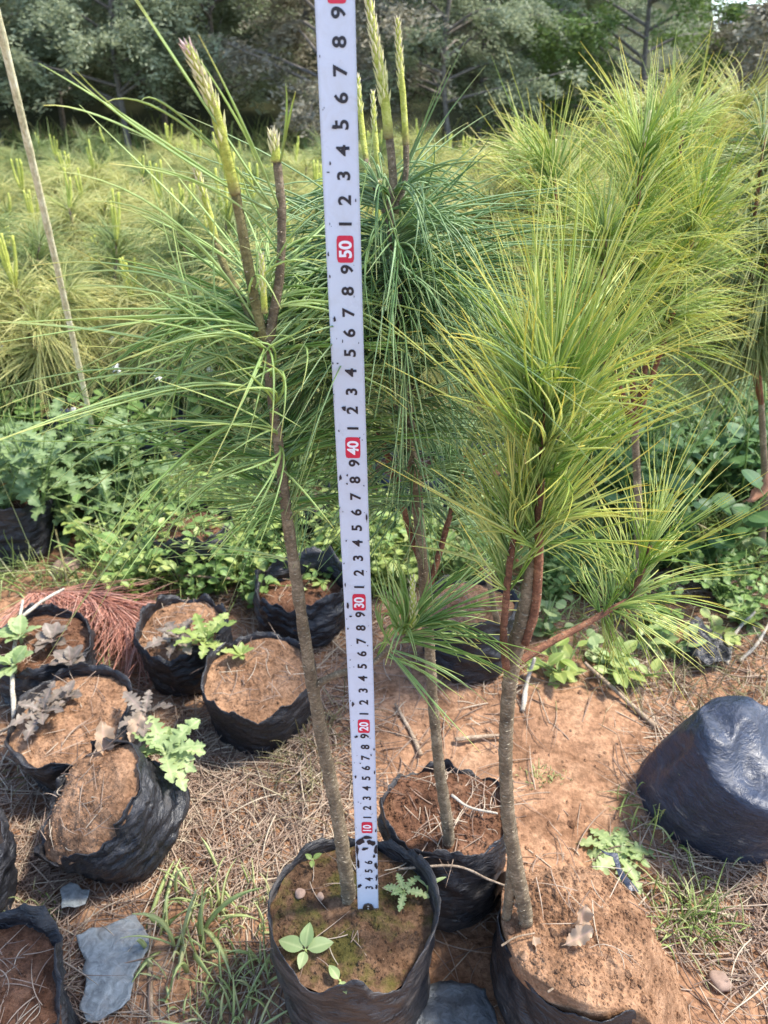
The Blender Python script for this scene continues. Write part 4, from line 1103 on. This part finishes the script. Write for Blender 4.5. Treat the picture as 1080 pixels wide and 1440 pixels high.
# far house on the slope beyond the right end of the forest
def far_house():
    c = onY(1066, 48, 150.0)
    e = empty("far_building", (c.x, 150.0, 0))
    bm = bmesh.new(); b_ = bmesh.ops.create_cube(bm, size=1); w, d, h = 10.0, 8.0, c.z + 2.5
    bmesh.ops.scale(bm, vec=(w, d, h), verts=b_["verts"]); bmesh.ops.translate(bm, vec=(0, 0, h / 2 - 1), verts=b_["verts"])
    me = bpy.data.meshes.new("wall"); bm.to_mesh(me); bm.free(); link("wall", me, e, M['concrete'])
    mb = MB(); z = h - 1
    V = [(-w / 2 - .4, -d / 2 - .4, z), (w / 2 + .4, -d / 2 - .4, z), (w / 2 + .4, d / 2 + .4, z), (-w / 2 - .4, d / 2 + .4, z), (-w / 2 + 1.5, 0, z + 1.6), (w / 2 - 1.5, 0, z + 1.6)]
    mb.add(V, [(0, 1, 5, 4), (2, 3, 4, 5)], [(1, 2, 5), (3, 0, 4), (0, 2, 1), (0, 3, 2)]); mb.build("roof", M['roof'], e, smooth=False)
    for r_ in range(2):
        for k_ in range(4):
            bm = bmesh.new(); b_ = bmesh.ops.create_cube(bm, size=1); bmesh.ops.scale(bm, vec=(1.3, 0.3, 1.4), verts=b_["verts"]); bmesh.ops.translate(bm, vec=(-3.6 + k_ * 2.4, -d / 2, z - 1.6 - r_ * 3), verts=b_["verts"])
            me = bpy.data.meshes.new("window"); bm.to_mesh(me); bm.free(); link("window", me, e, M['glass'])
    return e
tag(far_house(), "pale far building with a bluish roof under the sky, top right corner", "building")

# ------------------------------------------------------------------ bamboo pole
A = onY(128, 600, 1.22); B = onY(2, 55, 1.02); D = (B - A)
base = A - D * (A.z + 0.03) / D.z
e = empty("bamboo_pole", base)
mb = MB(); P = spline(np.array([Vector((0, 0, 0)), (A + D * 0.5 - base) + Vector((0.004, 0, 0)), A + D * 1.25 - base]), 60)
rr = np.array([0.0043 + 0.0006 * (abs(math.sin(j * 0.42)) > 0.97) for j in range(60)]) * np.linspace(0.9, 1.1, 60)
tube(mb, P, rr, 10, 0.05, 60); mb.build("cane", M['bamboo'], e)
tag(e, "slim pale bamboo pole leaning to the left in the weeds", "pole")

# ------------------------------------------------------------------ weeds
def wl(name, x, y, kind, mk, label, z=0.0, cat="weed", group=None, **kw):
    p = onZ(x, y, z); w = weed(name, (p.x, p.y, gz(p.x, p.y) if z == 0 else z), kind, mk, **kw)
    tag(w, label, cat, group); return w
# clover and mugwort bank at the left, broadleaf weeds in the centre: prototypes, then copies
bank = [("clover_plant", 'round', 'leaf', dict(stems=9, h=0.20, leaves=5, s=1.5, lean=0.6, flower=True), "round-leaved clover clump in the green bank left of the pines"),
        ("mugwort_plant", 'lobed', 'leaf_mug', dict(stems=6, h=0.20, leaves=7, s=1.0, lean=0.5), "greyish lobed mugwort clump in the green bank left of the pines"),
        ("broadleaf_weed", 'ovate', 'leaf_lime', dict(stems=9, h=0.12, leaves=8, s=0.60, lean=1.1), "yellow-green broadleaf weed in the low cover behind the bags"),
        ("broadleaf_weed", 'toothed', 'leaf', dict(stems=8, h=0.12, leaves=8, s=0.58, lean=1.1), "mid-green toothed weed in the low cover behind the bags"),
        ("vetch_plant", 'small', 'leaf_dark', dict(stems=9, h=0.24, leaves=11, s=1.7, lean=0.7), "shade-darkened vetch with small paired leaflets in the shade at right"),
        ("broadleaf_weed", 'round', 'leaf_dark', dict(stems=7, h=0.20, leaves=6, s=1.7, lean=0.7), "shade-darkened round-leaved weed in the shade at right")]
wp = []
for j, (nm, kd, mk, kw, lab) in enumerate(bank):
    wp.append([weed(nm, (0, 0, 0), kd, mk, seed=100 + j, **kw), weed(nm, (0, 0, 0), kd, mk, seed=200 + j, **kw)])
wcount = {}
def plant(j, x, y, s=1.0):
    k_ = wcount.get(j, 0); wcount[j] = k_ + 1
    src = wp[j][k_ % 2]
    o = src if k_ < 2 else copy_tree(src)
    o.location = (x, y, gz(x, y) - 0.002); o.rotation_euler = (0, 0, rd.random() * 6.28); o.scale = (s, s, s)
    side = '' if j not in (2, 3) else (', left of the tape' if x < -0.03 else ', right of the tape')
    tag(o, bank[j][4] + side, "weed", "weeds: " + bank[j][4].split(" in ")[0] + side)
rd = random.Random(5)
for _ in range(46):
    plant(0, rd.uniform(-0.95, -0.30), rd.uniform(1.28, 1.62), rd.uniform(0.8, 1.25))
for _ in range(20):
    plant(1, rd.uniform(-0.75, -0.40), rd.uniform(1.08, 1.28), rd.uniform(0.8, 1.1))
for _ in range(44):
    plant(2, rd.uniform(-0.42, 0.08), rd.uniform(0.91, 1.36), rd.uniform(0.7, 1.25))
for _ in range(44):
    plant(3, rd.uniform(-0.45, 0.35), rd.uniform(0.91, 1.45), rd.uniform(0.7, 1.3))
for _ in range(16):
    plant(2, rd.uniform(0.10, 0.55), rd.uniform(0.90, 1.2), rd.uniform(0.6, 1.0))
for _ in range(16):
    plant(3, rd.uniform(0.22, 0.62), rd.uniform(0.85, 1.05), rd.uniform(0.6, 1.0))
for _ in range(34):
    plant(4, rd.uniform(0.40, 0.95), rd.uniform(1.02, 1.45), rd.uniform(0.9, 1.25))
for _ in range(26):
    plant(5, rd.uniform(0.38, 0.95), rd.uniform(0.98, 1.40), rd.uniform(0.8, 1.2))
# thin uncountable green cover between those clumps
mb = MB(); n = 22000
bx = np.stack([rng.uniform(-1.0, 1.0, n), rng.uniform(0.95, 1.75, n), np.zeros(n)], -1)
kp = [noise.noise(Vector((a * 5, b_ * 5, 0))) > -0.15 for a, b_ in bx[:, :2]]
bx = bx[np.array(kp)]; n = len(bx); bx[:, 2] = [gz(a, b_) - 0.002 for a, b_ in bx[:, :2]]
strands(mb, bx, np.stack([rng.normal(0, .6, n), rng.normal(0, .6, n), np.ones(n)], -1), rng.uniform(0.03, 0.15, n), rng.uniform(0, 0.8, n), rng.normal(0, .25, (n, 3)), rng.uniform(0.0006, 0.0018, n), 5, flat=True)
tag(mb.build("ground_cover", M['grass']), "low grassy green cover between the weeds behind the bags", "ground cover", kind="stuff")

# seedlings in the front bag
def seedling(pix, z, leaves, mk, label, kind='ovate', s=1.0, name="seedling"):
    p = onZ(*pix, z); e = empty(name, p); mb = MB()
    tube(mb, spline([(0, 0, -0.004), (0.001, 0, 0.004), (0, 0, 0.009)], 6), 0.0008, 6); mb.build("stem", M['leaf_lime'], e)
    for az, el, ss in leaves: put_leaf(e, kind, mk, (0, 0, 0.008), R(az), R(el), R(random.uniform(-12, 12)), ss * s)
    tag(e, label, "seedling"); return e
seedling((430, 1345), ZS - 0.004, [(70, 12, 0.72), (-5, 30, 0.62), (-75, 14, 0.70), (170, 12, 0.46)], 'leaf_pale', "small seedling with four pale green oval leaves at the front bag's left rim")
seedling((478, 1388), ZS - 0.004, [(40, 25, 0.42), (-150, 20, 0.36)], 'leaf_pale', "tiny two-leaved seedling at the front bag's near rim")
seedling((568, 1262), ZS - 0.002, [(80, 20, 0.36), (20, 30, 0.34), (-40, 22, 0.4), (-100, 18, 0.44), (170, 18, 0.36), (130, 50, 0.3)], 'leaf_pale', "small lobed seedling right of the tape's end hook", 'lobed', 0.85)
seedling((600, 1256), ZS - 0.002, [(-60, 15, 0.45), (50, 22, 0.3)], 'leaf_pale', "narrow-leaved seedling at the front bag's right rim", 'lance', 1.3)
seedling((440, 1218), ZS, [(60, 30, 0.25), (-60, 30, 0.3), (180, 20, 0.25)], 'leaf_lime', "tiny green sprout near the base of the left pine's stem")

# thistle-like weed on the tipped bag, purple rosettes
def rosette(pix, z, n, kind, mk, s, label, el=(8, 40), name="weed", az0=0, az1=360, seed=0):
    rr_ = random.Random(seed); p = onZ(*pix, z); e = empty(name, p)
    mb = MB(); tube(mb, spline([(0, 0, -0.006), (0, 0, 0), (0, 0, 0.006)], 5), 0.0022, 6); mb.build("crown", M[mk], e)
    for j in range(n):
        az = az0 + (az1 - az0) * (j + rr_.uniform(-.3, .3)) / n
        put_leaf(e, kind, mk, (0, 0, 0.004), R(az), R(rr_.uniform(*el)), R(rr_.uniform(-20, 20)), s * rr_.uniform(0.7, 1.15))
    tag(e, label, "weed"); return e
rosette((232, 1065), 0.085, 17, 'lobed', 'leaf_pale', 0.78, "pale green thistle-like weed with lobed leaves on the tipped bag", (5, 45), "thistle_weed", -150, 100, 3)
rosette((118, 1165), 0.055, 8, 'toothed', 'leaf_purple', 0.75, "purple-grey weed rosette low on the tipped bag's soil", (5, 50), seed=5)
rosette((62, 1005), 0.078, 10, 'lobed', 'leaf_purple', 0.62, "purple-brown leafy weed in the open torn bag at left", (15, 60), seed=8)
rosette((95, 985), 0.075, 8, 'toothed', 'leaf_purple', 0.6, "purple toothed weed at the rear of the open torn bag", (20, 65), seed=9)
rosette((205, 1010), 0.09, 5, 'lobed', 'leaf_purple', 0.7, "purple withered weed behind the thistle-like weed", (20, 60), seed=12)
for j, (x, y) in enumerate([(30, 900), (75, 905), (20, 940), (100, 935)]):
    rosette((x, y), 0.078, 9, 'toothed', 'leaf_purple' if j % 2 else 'leaf_pale', 0.8, ["pale toothed weed in the overgrown left bag, rear left", "purple toothed weed in the overgrown left bag, rear right", "pale toothed weed in the overgrown left bag, near the white stick", "purple toothed weed in the overgrown left bag, near the red branch"][j], (20, 65), seed=20 + j)
rosette((250, 900), 0.08, 8, 'lobed', 'leaf_purple', 0.7, "faded purple weed in the half hidden bag", (15, 55), seed=31)
rosette((290, 905), 0.085, 10, 'lobed', 'leaf_lime', 0.8, "yellow-green weed spilling between the two rear left bags", (15, 60), seed=32)
rosette((340, 925), 0.085, 7, 'small', 'leaf_lime', 1.6, "sparse yellow-green sprout in the upright left bag", (15, 60), seed=33)
wl("mugwort_plant", 10, 720, 'lobed', 'leaf_mug', "lobed mugwort growing out of the far left bag", z=0.09, stems=6, h=0.16, leaves=7, s=1.0, lean=0.7, seed=61)
wl("mugwort_plant", 60, 715, 'lobed', 'leaf_mug', "lobed mugwort leaning over the far left bag's right rim", z=0.09, stems=6, h=0.14, leaves=7, s=1.0, lean=0.8, seed=62)
rosette((865, 1200), 0.0, 12, 'lobed', 'leaf_pale', 0.75, "limp pale feathery weed lying on soil left of the grass tuft", (-3, 25), seed=41)
wl("broadleaf_weed", 130, 790, 'ovate', 'leaf_lime', "yellow-green weed at the edge of the bare soil, left", stems=6, h=0.09, leaves=6, s=0.9, lean=0.9, seed=63)
wl("broadleaf_weed", 215, 815, 'ovate', 'leaf_lime', "yellow-green weed just above the dead red branch", stems=6, h=0.09, leaves=6, s=0.9, lean=0.9, seed=64)
for j, (x, y) in enumerate([(790, 960), (850, 935), (930, 920), (1000, 905), (1050, 880), (760, 900), (880, 960), (640, 800), (1060, 800)]):
    p = onZ(x, y)
    tag(weed("broadleaf_weed", (p.x, p.y, gz(p.x, p.y)), 'round' if j % 2 else 'ovate', 'leaf_pale' if j % 3 else 'leaf_lime', stems=6, h=0.05, leaves=4, s=0.95, lean=1.4, seed=300 + j), "low pale-leaved weed in the dry grass under the right pine's branch", "weed", "low weeds under the right pine's branch")

# grass tufts
def gt(x, y, label, grp=None, **kw):
    p = onZ(x, y); o = grass("grass_tuft", (p.x, p.y, gz(p.x, p.y)), **kw); tag(o, label, "grass", grp, "stuff" if kw.get("rad", 0) >= 0.02 else None)
gt(975, 1290, "dense green grass tuft on the soil below the fallen bag", n=150, L=(0.03, 0.075), r=0.0010, spread=60, rad=0.016)
gt(255, 1330, "broad-bladed light green grass tuft beside the grey film scrap", n=26, L=(0.05, 0.12), r=0.0028, spread=70, rad=0.02, droop=(0.1, 0.7), tone=rng.random(400)[:26] * 0.3 + 0.62)
gt(330, 1390, "loose grass tuft between the dry stick and front bag", n=60, L=(0.03, 0.09), r=0.0015, spread=60, rad=0.028, tone=rng.random(400)[:60] * 0.3 + 0.62)
gt(300, 1260, "sparse upright grass tuft left of the front bag", n=20, L=(0.04, 0.09), r=0.002, spread=45, rad=0.016, tone=rng.random(400)[:20] * 0.3 + 0.62)
gt(360, 1290, "thin grass tuft close to the front bag's left side", n=44, L=(0.02, 0.06), r=0.0012, spread=60, rad=0.02, tone=rng.random(400)[:44] * 0.3 + 0.62)
gt(310, 1430, "grass tuft cut by the bottom edge left of the front bag", n=60, L=(0.03, 0.08), r=0.0014, spread=60, rad=0.026, tone=rng.random(400)[:60] * 0.3 + 0.62)
gt(930, 1150, "dark grass tuft pressed against the fallen bag's left end", n=60, L=(0.03, 0.08), r=0.0012, spread=55, rad=0.018)
gt(1010, 1180, "seeding grass stalks in front of the fallen bag", n=34, L=(0.04, 0.10), r=0.0009, spread=50, rad=0.03)
gt(460, 1030, "dry yellow grass tuft between left stem and upright bag", n=80, L=(0.03, 0.07), r=0.0008, spread=80, rad=0.02, mk='grass_dry')
gt(420, 1090, "dry matted grass left of the left pine's stem", n=110, L=(0.03, 0.07), r=0.0008, spread=85, rad=0.026, mk='grass_dry')
gt(770, 1095, "small moss-green tuft on bare soil right of the right stem", n=160, L=(0.006, 0.016), r=0.0008, spread=60, rad=0.010, tone=0.75)
gt(40, 1080, "grass tuft between the two left bags' foot and litter", n=60, L=(0.02, 0.06), r=0.001, spread=70, rad=0.02, mk='grass_dry')
gt(130, 970, "thin green grass at the rim of the open torn bag", n=50, L=(0.03, 0.08), r=0.0008, spread=40, rad=0.016)
gt(920, 950, "straw-coloured grass tuft under the right pine's branch", n=200, L=(0.03, 0.09), r=0.0008, spread=80, rad=0.05, mk='grass_dry')
gt(840, 905, "green-yellow grass under the right pine's branch", n=160, L=(0.03, 0.08), r=0.0009, spread=75, rad=0.05)
gt(1040, 960, "straw-coloured grass behind the fallen bag", n=160, L=(0.03, 0.10), r=0.0009, spread=75, rad=0.05, mk='grass_dry')
gt(50, 1290, "small grass tuft at the corner bag's rim", n=36, L=(0.02, 0.05), r=0.0009, spread=55, rad=0.012)
gt(170, 800, "grassy weeds at the edge of the bare soil", n=120, L=(0.03, 0.08), r=0.001, spread=60, rad=0.05)

# ------------------------------------------------------------------ litter of dry pine needles
def litter():
    mb = MB(); n = 60000
    xy = np.stack([rng.uniform(-0.62, 0.62, n), rng.uniform(0.22, 1.0, n)], -1)
    keep = []
    for x, y in xy:
        d = 0.07 + 0.35 * max(0, noise.noise(Vector((x * 7, y * 7, 5.5))))
        pat = 0.25 + 1.5 * max(0.0, min(1.0, 0.5 + 1.1 * noise.noise(Vector((x * 9, y * 9, 15.5)))))
        if x < -0.03: d += 0.55 * smooth(0.02, -0.10, x) * smooth(0.80, 0.55, y)
        if x > 0.26 and y < 0.62: d += 0.25
        if y > 0.74 and x > -0.3: d += 0.12
        if x < -0.3 and y > 0.8: d *= 0.3
        if -0.02 < x < 0.3 and y > 0.5: d *= 0.5
        keep.append(rng.random() < d * pat)
    xy = xy[np.array(keep)]; n = len(xy)
    az = rng.random(n) * 6.283
    b = np.column_stack([xy, [gz(x, y) + 0.0005 + 0.007 * rng.random() ** 2 for x, y in xy]])
    d = np.stack([np.cos(az), np.sin(az), rng.normal(0.02, 0.07, n)], -1)
    cu = rng.normal(0, 0.32, (n, 3)); cu[:, 2] = rng.normal(0.0, 0.04, n)
    strands(mb, b, d, rng.uniform(0.02, 0.075, n), 0.03, cu, rng.uniform(0.00040, 0.00085, n), 6)
    tag(mb.build("needle_litter", M['litter']), "brown dry pine needles strewn over the bare soil", "needle litter", kind="stuff")
    mb = MB(); r_ = random.Random(9)
    for _ in range(2600):
        x, y = r_.uniform(-0.6, 0.6), r_.uniform(0.24, 1.0)
        clod(mb, (x, y, gz(x, y) + 0.0003), r_.uniform(0.0007, 0.0028) * (1 if r_.random() < 0.93 else 2), r_)
    tag(mb.build("soil_clods", M['ground'], smooth=False), "small reddish soil crumbs scattered over the ground", "soil crumbs", kind="stuff")
    # needles lying on the bags' soil
    for bag_, (cx_, cy_), zz, cnt in ((front, (-0.025, 0.364), 0.113, 40), (b2, (0.058, 0.462), 0.113, 90), (b3, (0.157, 0.362), 0.122, 22)):
        m_ = MB(); a = rng.random(cnt) * 6.28; rr_ = np.sqrt(rng.random(cnt)) * 0.045
        b = np.stack([np.cos(a) * rr_, np.sin(a) * rr_, zz + rng.random(cnt) * 0.004], -1); a2 = rng.random(cnt) * 6.28
        cu = rng.normal(0, 0.3, (cnt, 3)); cu[:, 2] = 0.02
        strands(m_, b, np.stack([np.cos(a2), np.sin(a2), rng.normal(0.05, 0.08, cnt)], -1), rng.uniform(0.015, 0.04, cnt), 0.1, cu, 0.00045, 6)
        o = m_.build("dry_needles", M['litter'], bag_); o["kind"] = "stuff"
litter()
# dead red pine branch
p = onZ(150, 872, 0.015); e = empty("dead_branch", (p.x, p.y, 0.014))
mb = MB(); st_ = spline([(-0.12, 0.04, 0.02), (-0.02, 0.02, 0.03), (0.07, -0.03, 0.012)], 14); tube(mb, st_, np.linspace(0.003, 0.0015, 14), 7, 0.2, 100); mb.build("twig", M['bark_red'], e)
mb = MB(); n = 720; u_ = rng.random(n)
b = np.stack([np.interp(u_, np.linspace(0, 1, 14), st_[:, c]) for c in range(3)], -1)
a = np.radians(rng.normal(-55, 28, n)); d = np.stack([np.cos(a), np.sin(a), rng.normal(0.05, 0.16, n)], -1)
strands(mb, b, d, rng.uniform(0.07, 0.14, n), 0.10, rng.normal(0, 0.12, (n, 3)) * [1, 1, 0.3], 0.00065, 6)
o = mb.build("needles", M['dead_red'], e); o["kind"] = "stuff"
tag(e, "dead pine branch with salmon-red needles on soil at left", "branch")

# sticks
def stick(pts, r, mk, label, name="stick", z=0.004):
    P = [onZ(x, y, zz) for x, y, zz in pts]; o0 = P[0]
    e_ = MB(); S = spline(np.array([q_ - o0 for q_ in P]), 30); tube(e_, S, np.linspace(r, r * 0.65, 30), 8, 0.3, 90)
    o = e_.build(name, M[mk]); o.location = o0; tag(o, label, "stick"); return o
stick([(212, 1450, 0.005), (211, 1370, 0.006), (210, 1295, 0.006)], 0.0026, 'dry_wood', "straight tan stick lying beside the grey film scrap")
stick([(922, 1022, 0.008), (870, 975, 0.012), (822, 932, 0.03)], 0.0032, 'dry_wood', "brown twig reaching from soil towards the right pine's branch")
stick([(592, 1062, 0.005), (578, 1030, 0.006), (556, 990, 0.006)], 0.0030, 'dry_wood', "short grey-brown stick on soil just right of the tape")
stick([(640, 1040, 0.006), (680, 1036, 0.006), (705, 1034, 0.006)], 0.0030, 'dry_wood', "short pale stick between the middle and right stems")
stick([(20, 1010, 0.06), (18, 930, 0.075), (32, 845, 0.09)], 0.0028, 'pale_wood', "bleached white upright stick at the left edge")
stick([(30, 868, 0.088), (60, 845, 0.09), (90, 828, 0.09)], 0.0026, 'pale_wood', "bleached white slanting stick above the overgrown left bag")
stick([(115, 905, 0.004), (98, 830, 0.03), (78, 745, 0.07)], 0.0022, 'bark_green', "thin green-brown stalk rising past the dead red branch")
stick([(0, 1030, 0.004), (30, 1015, 0.03), (60, 1008, 0.06)], 0.002, 'dry_wood', "thin twig leaning on the open torn bag")
stick([(735, 1000, 0.004), (741, 960, 0.02), (752, 925, 0.05)], 0.0032, 'pale_wood', "pale bare stick right of the right pine's stem")
stick([(1022, 935, 0.005), (1035, 890, 0.02), (1062, 860, 0.04)], 0.0026, 'pale_wood', "pale bent twig at right behind the fallen bag")
stick([(1040, 930, 0.005), (1065, 905, 0.02), (1085, 870, 0.03)], 0.0026, 'pale_wood', "second pale twig cut by the right edge")
stick([(380, 818, 0.03), (300, 812, 0.03), (215, 806, 0.03)], 0.0022, 'dry_wood', "long dry stalk lying across the weeds behind the bags")
stick([(700, 880, 0.085), (690, 830, 0.16), (680, 785, 0.2)], 0.0042, 'bark', "bare grey young stem in the bag behind the right pine", "young_stem")
stick([(560, 1222, 0.118), (640, 1218, 0.120), (690, 1238, 0.124), (730, 1252, 0.128)], 0.0011, 'dry_wood', "thin straw bridging the front and right bags")
stick([(635, 1118, 0.118), (660, 1135, 0.120), (700, 1144, 0.120)], 0.0014, 'pale_wood', "pale curved straw on the shade-darkened soil of the middle bag")

# plastic film scraps: thin crumpled sheets
def scrap(outline, z, mk, label, amp=0.006, seed=0, name="film_scrap", lift=None):
    P = [onZ(x, y, z) for x, y in outline]; c = sum(P, Vector()) / len(P)
    bm = bmesh.new(); vs = [bm.verts.new((q_.x - c.x, q_.y - c.y, 0)) for q_ in P]; bm.faces.new(vs)
    bmesh.ops.triangulate(bm, faces=bm.faces); 
    for _ in range(4): bmesh.ops.subdivide_edges(bm, edges=bm.edges, cuts=1, use_grid_fill=True)
    for v in bm.verts:
        x, y = v.co.x, v.co.y
        v.co.z = amp * (0.5 + noise.noise(Vector((x * 22, y * 22, seed))) + 0.4 * (1 - 2 * abs(noise.noise(Vector((x * 45, y * 45, seed + 3)))))) + 0.003
        v.co.x += 0.0035 * noise.noise(Vector((x * 90, y * 90, 1))); v.co.y += 0.0035 * noise.noise(Vector((x * 90, y * 90, 7)))
    for f in bm.faces: f.smooth = True
    me = bpy.data.meshes.new(name); bm.to_mesh(me); bm.free()
    o = link(name, me, None, M[mk]); o.location = (c.x, c.y, z)
    so = o.modifiers.new("thick", 'SOLIDIFY'); so.thickness = 0.0005
    tag(o, label, "plastic scrap"); return o
scrap([(108, 1320), (140, 1308), (192, 1292), (212, 1322), (206, 1350), (190, 1375), (185, 1410), (160, 1432), (130, 1445), (115, 1425), (122, 1380), (118, 1345)], 0.010, 'film_grey', "large grey plastic film scrap lying on the litter at bottom left", 0.0035, 1)
scrap([(88, 1262), (100, 1246), (130, 1258), (122, 1278), (90, 1288)], 0.011, 'film_grey', "small folded grey plastic scrap above the large one", 0.006, 2)
scrap([(590, 1402), (620, 1384), (680, 1395), (705, 1450), (640, 1470), (580, 1460)], 0.006, 'film_dark', "grey plastic film between the front and right bags at the bottom edge", 0.004, 3)
pz = 0.118
scrap([(850, 1256), (870, 1258), (884, 1285), (878, 1300), (860, 1300), (858, 1280)], 0.082, 'film_blue', "blue-grey plastic flake on the right bag's soil", 0.004, 4)
scrap([(838, 1204), (866, 1206), (872, 1228), (896, 1262), (886, 1266), (864, 1232), (860, 1216)], 0.075, 'bag_blue', "narrow black plastic strip curling over the right bag's soil", 0.006, 5)
scrap([(898, 1300), (912, 1296), (908, 1312)], 0.06, 'film_blue', "tiny blue plastic chip at the right bag's edge", 0.003, 6)
scrap([(962, 905), (985, 888), (1020, 915), (1025, 940), (985, 948), (962, 930)], 0.004, 'bag', "crumpled black plastic in the dry grass under the right pine", 0.03, 7)

# dry leaves, pebbles
def dry_leaf(pix, z, az, s, label, mk='leaf_dry', el=10):
    p = onZ(*pix, z); o = link("dry_leaf", lm('curled', mk)); o.location = p
    o.rotation_euler = (R(el), R(15), R(az)); o.scale = (s, s, s); tag(o, label, "dry leaf"); return o
dry_leaf((790, 1330), 0.120, -70, 0.62, "curled tan leaf on the right bag's soil, lower piece")
dry_leaf((815, 1322), 0.118, 5, 0.62, "curled tan leaf standing on the right bag's soil", el=35)
dry_leaf((895, 1330), 0.075, 20, 0.60, "pale dry leaf at the right bag's outer slope")
dry_leaf((903, 1368), 0.065, 100, 0.42, "bleached leaf scrap low on the right bag's slope")
dry_leaf((150, 1075), 0.092, 30, 0.95, "large tan withered leaf across the tipped bag's rim", el=20)
dry_leaf((180, 1050), 0.095, -10, 0.8, "tan withered leaf under the thistle-like weed", el=15)
dry_leaf((1045, 705), 0.16, -80, 1.6, "large reddish brown dead leaf in the weeds at the right edge", 'leaf_brown')
dry_leaf((740, 1262), 0.124, 160, 0.55, "narrow dry leaf at the right pine's foot")
dry_leaf((880, 840), 0.01, 60, 1.2, "brown dead leaf in the weeds under the right pine's branch", 'leaf_brown')
dry_leaf((765, 1350), 0.112, 40, 0.4, 'small tan leaf fragment near the right bag\'s front rim')
dry_leaf((850, 1400), 0.10, -30, 0.45, 'small tan leaf fragment low on the right bag\'s near slope')
stick([(770, 1395, 0.112), (800, 1375, 0.114), (835, 1352, 0.112)], 0.0008, 'dry_wood', 'fine root fibre on the near part of the right bag\'s soil', 'root_fibre')
stick([(705, 1330, 0.117), (725, 1318, 0.121), (752, 1312, 0.120)], 0.0008, 'dry_wood', 'fine root fibre at the right pine\'s foot', 'root_fibre')
def pebble(pix, z, s, label, seed):
    p = onZ(*pix, z); bm = bmesh.new(); bmesh.ops.create_icosphere(bm, subdivisions=3, radius=s)
    for v in bm.verts:
        v.co *= 1 + 0.3 * noise.noise(v.co / s * 1.1 + Vector((seed, 0, 0))); v.co.z *= 0.65
    for f in bm.faces: f.smooth = True
    me = bpy.data.meshes.new("pebble"); bm.to_mesh(me); bm.free(); o = link("pebble", me, None, M['stone']); o.location = p + Vector((0, 0, s * 0.3)); tag(o, label, "stone")
pebble((422, 1258), ZS - 0.001, 0.0042, "small pinkish stone in the front bag beside the left stem", 1)
pebble((450, 1262), ZS - 0.001, 0.0032, "smaller brown stone in the front bag beside the left stem", 2)
pebble((1012, 1382), -0.003, 0.009, "greyish stone on bare soil at bottom right", 3)
pebble((95, 803), 0.0, 0.022, "pale soil-coloured stone on bare soil at left", 4)
